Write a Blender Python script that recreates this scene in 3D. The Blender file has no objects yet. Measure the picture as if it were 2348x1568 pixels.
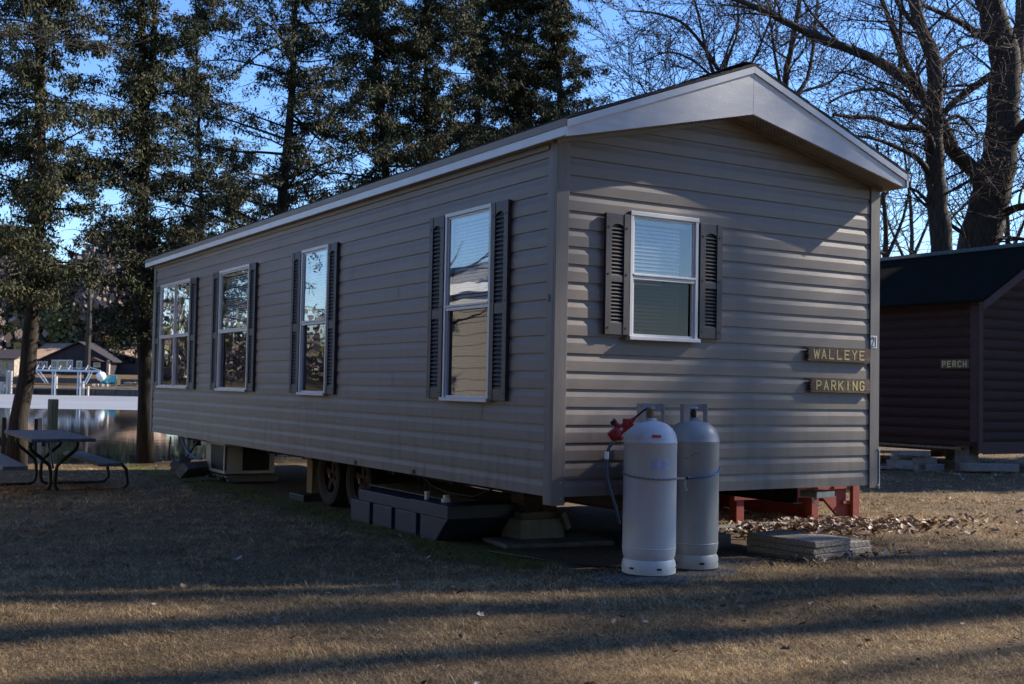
import bpy, bmesh, math, random
import numpy as np
from mathutils import Vector, Matrix

# ------------------------------------------------------------------ camera
scene = bpy.context.scene
COL = scene.collection
PW, PH, FP = 2347.0, 1568.0, 2673.1          # picture size and focal length in picture units
CAM = Vector((-4.4846, -6.8437, 0.7566))
YAW, PITCH, ROLL = -0.5433, 0.0394, 0.0187
FW = Vector((-math.sin(YAW)*math.cos(PITCH), math.cos(YAW)*math.cos(PITCH), math.sin(PITCH)))
_r = Vector((math.cos(YAW), math.sin(YAW), 0)); _u = _r.cross(FW)
RT = _r*math.cos(ROLL)+_u*math.sin(ROLL); UP = -_r*math.sin(ROLL)+_u*math.cos(ROLL)
def dep(px, py, d):                            # survey point at distance d
    return CAM + (FW + RT*((px-PW/2)/FP) + UP*((PH/2-py)/FP))*d
cd = bpy.data.cameras.new('camera'); cam = bpy.data.objects.new('camera', cd); COL.objects.link(cam)
cam.matrix_world = Matrix(((RT.x, UP.x, -FW.x, CAM.x), (RT.y, UP.y, -FW.y, CAM.y), (RT.z, UP.z, -FW.z, CAM.z), (0, 0, 0, 1)))
cd.sensor_width = 36; cd.lens = 36*FP/PW; cd.clip_end = 2000; cd.clip_start = .05
cd.dof.use_dof = True; cd.dof.focus_distance = 9.0; cd.dof.aperture_fstop = 5.6
scene.camera = cam

# ------------------------------------------------------------------ light
SUN = Vector((.934, -.235, .618)).normalized()
ELEV = math.asin(SUN.z); AZ = math.atan2(SUN.x, SUN.y)
world = bpy.data.worlds.new('World'); scene.world = world; world.use_nodes = True
nt = world.node_tree; bg = nt.nodes['Background']
sky = nt.nodes.new('ShaderNodeTexSky'); sky.sky_type = 'NISHITA'; sky.sun_disc = False
sky.sun_elevation = ELEV; sky.sun_rotation = AZ; sky.air_density = 1.0; sky.dust_density = 0.1; sky.ozone_density = 4.0
sky.altitude = 200
hs_ = nt.nodes.new('ShaderNodeHueSaturation'); hs_.inputs['Saturation'].default_value = 1.16; hs_.inputs['Hue'].default_value = .510
nt.links.new(sky.outputs[0], hs_.inputs['Color']); nt.links.new(hs_.outputs[0], bg.inputs[0]); bg.inputs[1].default_value = 0.118
sl = bpy.data.lights.new('sun', 'SUN'); sl.energy = 5.0; sl.angle = math.radians(.53); sl.color = (1, .90, .76)
so = bpy.data.objects.new('sun', sl); COL.objects.link(so); so.rotation_euler = SUN.to_track_quat('Z', 'Y').to_euler()
scene.view_settings.view_transform = 'Standard'; scene.view_settings.look = 'None'
scene.view_settings.exposure = 1.22; scene.view_settings.gamma = 1
scene.render.engine = 'CYCLES'

# ------------------------------------------------------------------ materials
def mat(name, col, rough=.7, col2=None, scale=8, bump=0, bscale=60, stretch=(1, 1, 1), spec=.4, metal=0, detail=6, contrast=(.35, .65), attr=False):
    m = bpy.data.materials.new(name); m.use_nodes = True; n = m.node_tree.nodes; l = m.node_tree.links
    b = n['Principled BSDF']; b.inputs['Roughness'].default_value = rough; b.inputs['Metallic'].default_value = metal
    b.inputs['Specular IOR Level'].default_value = spec
    b.inputs['Base Color'].default_value = (*col, 1)
    tc = n.new('ShaderNodeTexCoord'); mp = n.new('ShaderNodeMapping'); mp.inputs['Scale'].default_value = stretch
    l.new(tc.outputs['Object'], mp.inputs['Vector'])
    out = None
    if col2 is not None:
        t = n.new('ShaderNodeTexNoise'); t.inputs['Scale'].default_value = scale; t.inputs['Detail'].default_value = detail
        l.new(mp.outputs[0], t.inputs['Vector'])
        r = n.new('ShaderNodeValToRGB'); r.color_ramp.elements[0].position = contrast[0]; r.color_ramp.elements[1].position = contrast[1]
        r.color_ramp.elements[0].color = (*col, 1); r.color_ramp.elements[1].color = (*col2, 1)
        l.new(t.outputs['Fac'], r.inputs[0]); out = r.outputs[0]
    if attr:
        a = n.new('ShaderNodeAttribute'); a.attribute_name = 'Col'; out = a.outputs['Color']
    if out is not None: l.new(out, b.inputs['Base Color'])
    if bump:
        t2 = n.new('ShaderNodeTexNoise'); t2.inputs['Scale'].default_value = bscale; t2.inputs['Detail'].default_value = 5
        l.new(mp.outputs[0], t2.inputs['Vector'])
        bp = n.new('ShaderNodeBump'); bp.inputs['Strength'].default_value = bump; bp.inputs['Distance'].default_value = .01
        l.new(t2.outputs['Fac'], bp.inputs['Height']); l.new(bp.outputs[0], b.inputs['Normal'])
    return m
M = {}
M['siding'] = mat('vinyl siding', (.178, .151, .129), .5, (.210, .181, .157), 1.6, .10, 26, (.5, .5, 5), .35, contrast=(.3, .7))
M['trimtan'] = mat('tan trim', (.165, .142, .122), .5, (.185, .16, .138), 3, .05, 40, spec=.35)
M['post'] = mat('corner post', (.15, .133, .12), .5, (.178, .16, .146), 4, .1, 20, (8, 8, .6), .35)
M['white'] = mat('white painted wood', (.50, .50, .51), .5, (.57, .57, .575), 5, .18, 30, (1, 1, 5), .4, contrast=(.4, .7))
M['whitemetal'] = mat('white aluminium', (.52, .525, .54), .35, (.58, .58, .595), 6, spec=.5)
M['soffit'] = mat('soffit vinyl', (.22, .20, .175), .55, (.25, .225, .20), 3)
M['shutter'] = mat('shutter plastic', (.036, .032, .036), .5, (.046, .041, .044), 12, .05, 60, spec=.45)
M['screw'] = mat('dark screw', (.02, .02, .02), .5)
M['shingle'] = mat('asphalt shingle', (.035, .032, .03), .95, (.075, .068, .06), 60, .6, 150)
M['steel'] = mat('dark chassis steel', (.03, .028, .028), .7, (.05, .035, .028), 6)
M['board'] = mat('dark underfloor', (.03, .027, .024), .9)
M['room'] = mat('interior wall', (.25, .22, .18), .9)
M['blind'] = mat('blind slat', (.42, .43, .42), .6)
M['rubber'] = mat('tyre rubber', (.012, .012, .013), .85, (.022, .021, .021), 20, .3, 60)
M['rust'] = mat('rusty wheel', (.045, .018, .012), .8, (.02, .015, .014), 14, .3, 50)
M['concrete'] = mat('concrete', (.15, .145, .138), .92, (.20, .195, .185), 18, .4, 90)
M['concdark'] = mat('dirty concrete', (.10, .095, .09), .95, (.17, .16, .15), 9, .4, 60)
M['paver'] = mat('exposed aggregate paver', (.17, .145, .12), .95, (.36, .31, .26), 70, .9, 120, contrast=(.42, .6))
M['woodblk'] = mat('brown timber', (.040, .028, .020), .85, (.075, .055, .040), 5, .4, 40, (1, 1, 8))
M['woodgrey'] = mat('weathered timber', (.095, .088, .082), .9, (.15, .14, .13), 6, .4, 40, (9, 1, 9))
M['woodpost'] = mat('treated timber', (.13, .10, .06), .88, (.22, .18, .11), 5, .4, 30, (6, 6, .6))
M['tank'] = mat('slate blue plastic', (.022, .029, .058), .5, (.030, .038, .072), 4, .05, 30)
M['pvc'] = mat('white pvc', (.75, .76, .77), .4)
M['cylw'] = mat('white cylinder paint', (.52, .53, .545), .34, (.58, .585, .59), 2, .05, 12, spec=.5)
M['cylg'] = mat('grey cylinder paint', (.27, .285, .285), .4, (.325, .335, .33), 2.5, .05, 15, spec=.5)
M['galv'] = mat('galvanised plate', (.42, .44, .47), .4, (.55, .57, .6), 14, metal=.5)
M['brass'] = mat('brass valve', (.28, .20, .09), .4, metal=.7)
M['black'] = mat('black rubber', (.012, .012, .013), .5)
M['redreg'] = mat('red regulator', (.30, .012, .02), .38, (.22, .01, .015), 30, spec=.5)
M['hose'] = mat('blue grey hose', (.05, .07, .115), .5)
M['bluerope'] = mat('blue rope', (.03, .12, .36), .5)
M['chain'] = mat('steel chain', (.30, .30, .29), .4, metal=.5)
M['redwood'] = mat('red stained timber', (.23, .035, .022), .75, (.15, .028, .02), 7, .3, 30, (1, 1, 5))
M['signwood'] = mat('carved dark timber', (.085, .055, .045), .9, (.17, .125, .105), 12, .8, 60, (1.5, 6, 12))
M['yellow'] = mat('yellow paint', (.66, .56, .20), .6, (.58, .48, .17), 40)
M['rust2'] = mat('rust speck', (.30, .17, .06), .8)
M['plate'] = mat('white plate', (.70, .71, .73), .5)
M['ink'] = mat('dark ink', (.02, .022, .03), .6)
M['inkgrey'] = mat('grey print', (.30, .32, .42), .6)
M['redink'] = mat('red print', (.45, .05, .06), .6)
M['log'] = mat('dark red brown log siding', (.026, .0095, .007), .75, (.045, .017, .012), 5, .3, 30, (1, 1, 9), contrast=(.4, .75))
M['logtrim'] = mat('dark brown trim', (.045, .021, .022), .7, (.055, .027, .027), 6)
M['greenroof'] = mat('dark green shingle', (.006, .0062, .0045), 1.0, (.010, .010, .0075), 40, .5, 110, spec=.05)
M['ridge'] = mat('ridge cap shingle', (.05, .055, .05), .95, (.10, .105, .09), 20)
M['bark'] = mat('grey bark', (.020, .016, .013), .95, (.054, .045, .036), 9, 1.0, 14, (3, 3, .5), contrast=(.35, .7))
M['cedarbark'] = mat('cedar bark', (.014, .011, .009), .95, (.040, .031, .025), 8, .8, 18, (4, 4, .5))
M['twig'] = mat('twig bark', (.050, .036, .030), .9)
M['foliage'] = mat('cedar foliage', (.05, .05, .02), .75, attr=True, spec=.25)
M['farleaf'] = mat('far crown', (.05, .05, .02), .9, attr=True, spec=.1)
M['leaf'] = mat('dry leaves', (.3, .2, .1), .75, attr=True, spec=.3)
M['blade'] = mat('dead grass', (.3, .2, .1), .8, attr=True, spec=.2)
M['tabletop'] = mat('weathered table planks', (.070, .066, .066), .75, (.115, .108, .106), 5, .4, 30, (9, .6, 9))
M['tubeblack'] = mat('black steel tube', (.012, .012, .013), .4)
M['acwhite'] = mat('appliance enamel', (.36, .355, .34), .5, (.42, .41, .39), 5)
M['grille'] = mat('dark grille', (.012, .012, .014), .6)
M['ice'] = mat('snowy ice', (.15, .153, .165), .6, (.25, .255, .265), .25, .1, 2, (.4, 3, 1))
M['seawall'] = mat('timber seawall', (.05, .045, .045), .9, (.09, .08, .075), 3, 0, 1, (3, 3, .3))
M['housebrown'] = mat('dark brown wall', (.018, .014, .020), .85, (.026, .020, .027), 2)
M['houseblue'] = mat('pale panel', (.22, .26, .30), .7)
M['tanroof'] = mat('tan shingle roof', (.26, .16, .11), .9, (.36, .24, .17), 2)
M['darkglass'] = mat('dark window', (.02, .025, .03), .1, spec=.6)
M['stone'] = mat('pale stone', (.35, .29, .24), .9, (.2, .16, .13), 3)
M['alu'] = mat('dull aluminium', (.42, .45, .50), .45)
M['greywood'] = mat('bleached pile', (.46, .43, .41), .85, (.3, .27, .25), 2)
M['teal'] = mat('teal plastic', (.06, .30, .36), .5)
M['beige'] = mat('beige skirting', (.42, .38, .29), .7, (.36, .33, .26), 1.5)
M['dirtpile'] = mat('gravel', (.05, .04, .03), .95, (.15, .122, .095), 90, .9, 120, contrast=(.4, .62))
M['firewood'] = mat('stacked logs', (.18, .13, .09), .9, (.32, .25, .18), 6)

def glass(name, tint, refl):
    m = bpy.data.materials.new(name); m.use_nodes = True; n = m.node_tree.nodes; l = m.node_tree.links
    n.remove(n['Principled BSDF']); out = n['Material Output']
    tr = n.new('ShaderNodeBsdfTransparent'); tr.inputs[0].default_value = (*tint, 1)
    gl = n.new('ShaderNodeBsdfGlossy'); gl.inputs['Roughness'].default_value = .0; gl.inputs[0].default_value = (.92, .95, 1, 1)
    tc = n.new('ShaderNodeTexCoord'); t2 = n.new('ShaderNodeTexNoise'); t2.inputs['Scale'].default_value = 1.6; l.new(tc.outputs['Object'], t2.inputs['Vector'])
    bp = n.new('ShaderNodeBump'); bp.inputs['Strength'].default_value = .10; bp.inputs['Distance'].default_value = .02
    l.new(t2.outputs['Fac'], bp.inputs['Height']); l.new(bp.outputs[0], gl.inputs['Normal'])
    lw = n.new('ShaderNodeLayerWeight'); lw.inputs[0].default_value = .5
    pw = n.new('ShaderNodeMath'); pw.operation = 'POWER'; l.new(lw.outputs['Facing'], pw.inputs[0]); pw.inputs[1].default_value = 4.0
    fr = n.new('ShaderNodeMath'); fr.operation = 'MULTIPLY_ADD'; l.new(pw.outputs[0], fr.inputs[0]); fr.inputs[1].default_value = 1-refl; fr.inputs[2].default_value = refl
    mx = n.new('ShaderNodeMixShader'); l.new(fr.outputs[0], mx.inputs[0]); l.new(tr.outputs[0], mx.inputs[1]); l.new(gl.outputs[0], mx.inputs[2])
    l.new(mx.outputs[0], out.inputs[0]); return m
M['glass'] = glass('window glass', (.93, .95, .97), .07)
M['glasslow'] = glass('screened glass', (.56, .53, .52), .02)

# ------------------------------------------------------------------ mesh building
OFF = {}
class MB:
    def __init__(s): s.v = []; s.f = []; s.c = None
    def add(s, v, f):
        b = len(s.v); s.v += [tuple(p) for p in v]; s.f += [tuple(i+b for i in q) for q in f]; return s
    def box(s, x0, x1, y0, y1, z0, z1):
        return s.add([(x0, y0, z0), (x1, y0, z0), (x1, y1, z0), (x0, y1, z0), (x0, y0, z1), (x1, y0, z1), (x1, y1, z1), (x0, y1, z1)],
                     [(0, 3, 2, 1), (4, 5, 6, 7), (0, 1, 5, 4), (1, 2, 6, 5), (2, 3, 7, 6), (3, 0, 4, 7)])
    def obox(s, c, sx, sy, sz, R=None, rz=0, rx=0, ry=0):      # box centred at c, rotated
        R = R or (Matrix.Rotation(rz, 3, 'Z') @ Matrix.Rotation(ry, 3, 'Y') @ Matrix.Rotation(rx, 3, 'X'))
        vs = [R @ Vector((a*sx/2, b*sy/2, d*sz/2)) + Vector(c) for d in (-1, 1) for a, b in ((-1, -1), (1, -1), (1, 1), (-1, 1))]
        return s.add(vs, [(0, 3, 2, 1), (4, 5, 6, 7), (0, 1, 5, 4), (1, 2, 6, 5), (2, 3, 7, 6), (3, 0, 4, 7)])
    def prism(s, poly, axis, a, b):                              # poly in the other two axes (x,y order kept)
        n = len(poly)
        def P(q, t): return {'x': (t, q[0], q[1]), 'y': (q[0], t, q[1]), 'z': (q[0], q[1], t)}[axis]
        vs = [P(q, a) for q in poly]+[P(q, b) for q in poly]
        return s.add(vs, [tuple(range(n))[::-1], tuple(range(n, 2*n))]+[(i, (i+1) % n, n+(i+1) % n, n+i) for i in range(n)])
    def beam(s, p, q, w, h=None, up=Vector((0, 0, 1))):
        p = Vector(p); q = Vector(q); h = h or w; d = (q-p).normalized()
        if abs(d.dot(up)) > .99: up = Vector((0, 1, 0))
        a = d.cross(up).normalized(); b = a.cross(d)
        vs = [o+a*(i*w/2)+b*(j*h/2) for o in (p, q) for i, j in ((-1, -1), (1, -1), (1, 1), (-1, 1))]
        return s.add(vs, [(0, 3, 2, 1), (4, 5, 6, 7), (0, 1, 5, 4), (1, 2, 6, 5), (2, 3, 7, 6), (3, 0, 4, 7)])
    def tube(s, pts, rad, n=8, cap=True):
        pts = [Vector(p) for p in pts]; m = len(pts)
        if not hasattr(rad, '__len__'): rad = [rad]*m
        b0 = len(s.v); a = None
        for i, p in enumerate(pts):
            d = (pts[min(i+1, m-1)]-pts[max(i-1, 0)])
            if d.length < 1e-9: d = Vector((0, 0, 1))
            d.normalize()
            if a is None:
                a = d.cross(Vector((0, 0, 1)) if abs(d.z) < .9 else Vector((1, 0, 0)))
            a = a-d*a.dot(d); a.normalize(); c = d.cross(a)
            for k in range(n):
                t = 2*math.pi*k/n; s.v.append(tuple(p+(a*math.cos(t)+c*math.sin(t))*rad[i]))
        for i in range(m-1):
            for k in range(n):
                s.f.append((b0+i*n+k, b0+i*n+(k+1) % n, b0+(i+1)*n+(k+1) % n, b0+(i+1)*n+k))
        if cap:
            s.f.append(tuple(b0+k for k in range(n))[::-1]); s.f.append(tuple(b0+(m-1)*n+k for k in range(n)))
        return s
    def lathe(s, prof, c=(0, 0), n=48, cap=True):
        b0 = len(s.v)
        for r, z in prof:
            for k in range(n):
                t = 2*math.pi*k/n; s.v.append((c[0]+r*math.cos(t), c[1]+r*math.sin(t), z))
        for i in range(len(prof)-1):
            for k in range(n):
                s.f.append((b0+i*n+k, b0+i*n+(k+1) % n, b0+(i+1)*n+(k+1) % n, b0+(i+1)*n+k))
        if cap:
            s.f.append(tuple(b0+k for k in range(n))[::-1]); s.f.append(tuple(b0+(len(prof)-1)*n+k for k in range(n)))
        return s
    def build(s, name, m, parent=None, smooth=False, bevel=0, recalc=True):
        off = OFF.get(parent, Vector((0, 0, 0))) if parent else Vector((0, 0, 0))
        me = bpy.data.meshes.new(name); me.from_pydata([(a-off.x, b-off.y, c-off.z) for a, b, c in s.v], [], s.f)
        if recalc and len(s.f) < 60000:
            bm = bmesh.new(); bm.from_mesh(me); bmesh.ops.recalc_face_normals(bm, faces=bm.faces); bm.to_mesh(me); bm.free()
        me.materials.append(M[m] if isinstance(m, str) else m)
        if smooth:
            me.polygons.foreach_set('use_smooth', [True]*len(me.polygons))
            if smooth == 'auto':
                bm = bmesh.new(); bm.from_mesh(me)
                for e in bm.edges:
                    if len(e.link_faces) == 2 and e.calc_face_angle(0) > .6: e.smooth = False
                bm.to_mesh(me); bm.free()
        if s.c is not None:
            at = me.color_attributes.new('Col', 'FLOAT_COLOR', 'POINT')
            at.data.foreach_set('color', np.asarray(s.c, dtype=np.float32).ravel())
        o = bpy.data.objects.new(name, me); COL.objects.link(o)
        if parent: o.parent = parent; OFF[o] = off
        if bevel:
            b = o.modifiers.new('bevel', 'BEVEL'); b.width = bevel; b.segments = 2; b.limit_method = 'ANGLE'
        return o
def rawmesh(name, V, F, m, parent=None, colors=None, smooth=False):   # numpy arrays, F uniform size
    off = OFF.get(parent, Vector((0, 0, 0))) if parent else Vector((0, 0, 0))
    V = np.asarray(V, dtype=np.float32)-np.array(off, dtype=np.float32)
    me = bpy.data.meshes.new(name); k = F.shape[1]
    me.vertices.add(len(V)); me.vertices.foreach_set('co', V.ravel())
    me.loops.add(F.size); me.loops.foreach_set('vertex_index', F.astype(np.int32).ravel())
    me.polygons.add(len(F)); me.polygons.foreach_set('loop_start', np.arange(0, F.size, k, dtype=np.int32))
    me.polygons.foreach_set('loop_total', np.full(len(F), k, dtype=np.int32))
    if smooth: me.polygons.foreach_set('use_smooth', np.ones(len(F), dtype=bool))
    me.update(calc_edges=True); me.materials.append(M[m] if isinstance(m, str) else m)
    if colors is not None:
        at = me.color_attributes.new('Col', 'FLOAT_COLOR', 'POINT'); at.data.foreach_set('color', np.asarray(colors, dtype=np.float32).ravel())
    o = bpy.data.objects.new(name, me); COL.objects.link(o)
    if parent: o.parent = parent; OFF[o] = off
    return o
def tag(o, label=None, cat=None, group=None, kind=None):
    if label: o['label'] = label
    if cat: o['category'] = cat
    if group: o['group'] = group
    if kind: o['kind'] = kind
    return o
def thing(name, label, cat, loc=(0, 0, 0), group=None):
    o = bpy.data.objects.new(name, None); COL.objects.link(o); o.location = loc; OFF[o] = Vector(loc); o.empty_display_size = .1
    return tag(o, label, cat, group)
def dup(root, loc, rz=0, label=None, group=None):
    r = root.copy(); COL.objects.link(r); r.location = loc; r.rotation_euler = (0, 0, rz)
    if label: r['label'] = label
    if group: r['group'] = group
    for ch in list(root.children):
        c = ch.copy(); COL.objects.link(c); c.parent = r
        for g in list(ch.children):
            d = g.copy(); COL.objects.link(d); d.parent = c
    return r
rng = random.Random(7); nr = np.random.default_rng(7)

# ------------------------------------------------------------------ ground, water
GZ = -.55
def softstep(x, a, b):
    t = np.clip((x-a)/(b-a), 0, 1); return t*t*(3-2*t)
fh = np.array([FW.x, FW.y]); fh = fh/np.linalg.norm(fh); rh = np.array([fh[1], -fh[0]])
def wob(x, y):
    return (np.sin(x*1.7+y*.9)*.4+np.sin(x*.8-y*2.1+1)*.35+np.sin(x*3.9+y*3.1+2)*.15+np.sin(-x*2.7+y*5.3)*.1)
def shore(x, y):        # >0 inside the water channel
    e = np.minimum(y-13.75+.12*np.sin(x*2.3)+.08*np.sin(x*5.1), (3.3+.32*(y-13.7)-x)*.9)
    return e
def gheight(x, y):
    v = (x-CAM.x)*fh[0]+(y-CAM.y)*fh[1]
    z = GZ+wob(x, y)*.016-.09*softstep(y, 5.5, 13)*softstep(3.2-x, 0, 3)
    s = softstep(shore(x, y), 0, .35)
    far = softstep(v, 127.6, 128.6)
    z = z*(1-s)+(-1.7)*s
    zb = -.25+softstep(v, 128.5, 146)*1.75
    return z*(1-far)+zb*far
def axis_pts(segs):
    out = []
    for a, b, st in segs: out += list(np.arange(a, b, st))
    return np.array(out+[segs[-1][1]])
us = axis_pts([(-400, -60, 34), (-60, -12, 4), (-12, 16, .17), (16, 40, 1.5), (40, 100, 6), (100, 440, 34)])
vs_ = axis_pts([(-60, 0, 6), (0, 2.5, .5), (2.5, 26, .15), (26, 40, .8), (40, 124, 6), (124, 150, 1.0), (150, 200, 10), (200, 900, 70)])
U, V_ = np.meshgrid(us, vs_)
X = CAM.x+U*rh[0]+V_*fh[0]; Y = CAM.y+U*rh[1]+V_*fh[1]; Z = gheight(X, Y)
nu, nv = len(us), len(vs_)
idx = np.arange(nu*nv).reshape(nv, nu)
F = np.stack([idx[:-1, :-1], idx[:-1, 1:], idx[1:, 1:], idx[1:, :-1]], -1).reshape(-1, 4)
# ground material: dead grass, dirt under the home, moss along its drip line, gravel
def ground_mat():
    m = bpy.data.materials.new('ground'); m.use_nodes = True; n = m.node_tree.nodes; l = m.node_tree.links
    b = n['Principled BSDF']; b.inputs['Roughness'].default_value = .95; b.inputs['Specular IOR Level'].default_value = .15
    tc = n.new('ShaderNodeTexCoord'); sp = n.new('ShaderNodeSeparateXYZ'); l.new(tc.outputs['Object'], sp.inputs[0])
    def noise(s, d=6):
        t = n.new('ShaderNodeTexNoise'); t.inputs['Scale'].default_value = s; t.inputs['Detail'].default_value = d; l.new(tc.outputs['Object'], t.inputs['Vector']); return t.outputs['Fac']
    def ramp(f, a, ca, c, cb):
        r = n.new('ShaderNodeValToRGB'); r.color_ramp.elements[0].position = a; r.color_ramp.elements[1].position = c
        r.color_ramp.elements[0].color = (*ca, 1); r.color_ramp.elements[1].color = (*cb, 1); l.new(f, r.inputs[0]); return r.outputs[0]
    def mix(f, a, c):
        x = n.new('ShaderNodeMix'); x.data_type = 'RGBA'; l.new(f, x.inputs[0]); l.new(a, x.inputs[6]); l.new(c, x.inputs[7]); return x.outputs[2]
    def math_(op, a, c=None, clamp=False):
        x = n.new('ShaderNodeMath'); x.operation = op; x.use_clamp = clamp
        for i, q in enumerate((a, c)):
            if q is None: continue
            if isinstance(q, (int, float)): x.inputs[i].default_value = q
            else: l.new(q, x.inputs[i])
        return x.outputs[0]
    def band(co, a, c, w):     # 1 inside [a,c], soft by w, wobbled
        w1 = math_('MULTIPLY', math_('SUBTRACT', noise(2.2, 4), .5), .9)
        s = math_('ADD', co, w1)
        p = math_('DIVIDE', math_('SUBTRACT', s, a), w, True); q = math_('DIVIDE', math_('SUBTRACT', c, s), w, True)
        return math_('MINIMUM', p, q)
    g1 = ramp(noise(55, 8), .36, (.045, .031, .017), .66, (.175, .125, .070))
    g2 = ramp(noise(.9, 5), .4, (.8, .8, .8), .62, (1.1, 1.05, .98))
    mm = n.new('ShaderNodeMix'); mm.data_type = 'RGBA'; mm.blend_type = 'MULTIPLY'; mm.inputs[0].default_value = 1; l.new(g1, mm.inputs[6]); l.new(g2, mm.inputs[7])
    grass = mm.outputs[2]
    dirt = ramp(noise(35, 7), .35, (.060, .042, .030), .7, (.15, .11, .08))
    moss = ramp(noise(22, 6), .35, (.040, .052, .010), .65, (.12, .115, .032))
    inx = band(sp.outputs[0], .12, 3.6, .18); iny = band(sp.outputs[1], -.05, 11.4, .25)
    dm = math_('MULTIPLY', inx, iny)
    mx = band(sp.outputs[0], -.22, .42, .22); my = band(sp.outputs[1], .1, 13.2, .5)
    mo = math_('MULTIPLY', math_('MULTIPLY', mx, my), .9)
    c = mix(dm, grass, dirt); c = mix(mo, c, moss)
    l.new(c, b.inputs['Base Color'])
    bp = n.new('ShaderNodeBump'); bp.inputs['Strength'].default_value = .8; bp.inputs['Distance'].default_value = .012
    l.new(noise(60, 9), bp.inputs['Height']); l.new(bp.outputs[0], b.inputs['Normal'])
    return m
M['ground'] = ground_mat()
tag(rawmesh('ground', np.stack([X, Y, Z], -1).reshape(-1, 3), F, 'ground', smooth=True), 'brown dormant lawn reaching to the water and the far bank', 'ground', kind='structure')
# water
wm = bpy.data.materials.new('water'); wm.use_nodes = True; n = wm.node_tree.nodes; l = wm.node_tree.links; b = n['Principled BSDF']
b.inputs['Base Color'].default_value = (.012, .014, .012, 1); b.inputs['Roughness'].default_value = .04; b.inputs['IOR'].default_value = 1.33
t = n.new('ShaderNodeTexNoise'); t.inputs['Scale'].default_value = 1.2; t.inputs['Detail'].default_value = 3
tc = n.new('ShaderNodeTexCoord'); l.new(tc.outputs['Object'], t.inputs['Vector'])
bp = n.new('ShaderNodeBump'); bp.inputs['Strength'].default_value = .05; bp.inputs['Distance'].default_value = .05; l.new(t.outputs['Fac'], bp.inputs['Height']); l.new(bp.outputs[0], b.inputs['Normal'])
M['water'] = wm
def uv2(u, v, z): return (CAM.x+u*rh[0]+v*fh[0], CAM.y+u*rh[1]+v*fh[1], z)
WZ = -.95
o = MB().add([uv2(-300, 12, WZ), uv2(120, 12, WZ), uv2(120, 128.3, WZ), uv2(-300, 128.3, WZ)], [(0, 1, 2, 3)]).build('water', 'water')
tag(o, 'dark still channel of open water with reflections', 'water', kind='structure')
pts = [uv2(-250, 128.25, 0), uv2(60, 128.25, 0)]
for i in range(60):
    u = 60-i*5.2; pts.append(uv2(u, 70+3.2*math.sin(i*.7)+1.6*math.sin(i*2.1)+(8 if u > 20 else 0), 0))
o = MB().add([(p[0], p[1], WZ+.012) for p in pts], [tuple(range(len(pts)))]).build('ice', 'ice')
tag(o, 'white sheet of melting ice along the far shore', 'ice', kind='structure')

# ------------------------------------------------------------------ mobile home
W, L, H, PC = 3.236, 11.06, 2.52, .1265
APX, APZ = W/2, 2.875
home = thing('mobile_home', 'taupe vinyl sided mobile home raised on blocks with white eaves and louvered shutters', 'mobile home', (W/2, L/2, GZ))
def ceil_z(x): return 2.49+(APZ-2.49)*(1-abs(x-APX)/(APX+.09))
def siding(name, axis, length, ztop, holes, seams, mapf, gable=False, label=None):
    mb = MB(); r = random.Random(hash(name) % 1000 if False else len(name)*13)
    prof = [(0, .0145), (.56, .014), (.81, .0062), (1.0, .004)]
    nc = int(math.ceil(ztop/PC))
    for k in range(nc):
        z0 = k*PC; zt = min(1.0, (ztop-z0)/PC)
        br = [0]+sorted(seams(k, r))+[length]
        for a, c in zip(br[:-1], br[1:]):
            a2 = a+(.004 if a > 0 else 0); c2 = c-(.004 if c < length else 0)
            pr = [(min(p[0], zt)*PC+z0, p[1]) for p in prof]
            vs = []
            for s in (a2, c2):
                vs.append((s, z0, .0)); vs += [(s, z, o) for z, o in pr]
            m = len(pr)+1
            mb.add([mapf(s, z, o) for s, z, o in vs], [(i, i+1, m+i+1, m+i) for i in range(m-1)])
    mb.add([mapf(s, z, -.004) for s, z in ((0, 0), (length, 0), (length, ztop), (0, ztop))], [(0, 1, 2, 3)])
    me = bpy.data.meshes.new(name); me.from_pydata([tuple(Vector(v)-OFF[home]) for v in mb.v], [], mb.f)
    bm = bmesh.new(); bm.from_mesh(me)
    o0 = OFF[home]
    def cut(p, nrm, clear=False):
        bmesh.ops.bisect_plane(bm, geom=bm.verts[:]+bm.edges[:]+bm.faces[:], plane_co=Vector(p)-o0, plane_no=nrm, clear_outer=clear)
    ax = 0 if axis == 'x' else 1
    dv = Vector((1, 0, 0)) if ax == 0 else Vector((0, 1, 0))
    for a, c, z0, z1 in holes:
        for t in (a, c):
            p = Vector((0, 0, 0)); p[ax] = t; cut(p, dv)
        for t in (z0, z1): cut((0, 0, t), (0, 0, 1))
        dl = [f for f in bm.faces if a < (f.calc_center_median()+o0)[ax] < c and z0 < (f.calc_center_median()+o0).z < z1]
        bmesh.ops.delete(bm, geom=dl, context='FACES')
    if gable:
        sl_ = (APZ-2.49)/(APX+.09)
        cut((APX, 0, APZ), Vector((sl_, 0, 1)), True); cut((APX, 0, APZ), Vector((-sl_, 0, 1)), True)
    bmesh.ops.recalc_face_normals(bm, faces=bm.faces)
    bm.to_mesh(me); bm.free(); me.materials.append(M['siding'])
    o = bpy.data.objects.new(name, me); COL.objects.link(o); o.parent = home; OFF[o] = OFF[home]
    if label: o['label'] = label
    return o
SW = [(.865, 1.60, .655, 2.165), (4.135, 4.85, .655, 2.165), (6.575, 7.72, .665, 2.165), (9.06, 10.60, .675, 2.17)]   # side windows y0,y1,z0,z1
FWN = (.625, 1.252, 1.135, 2.06)
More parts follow.
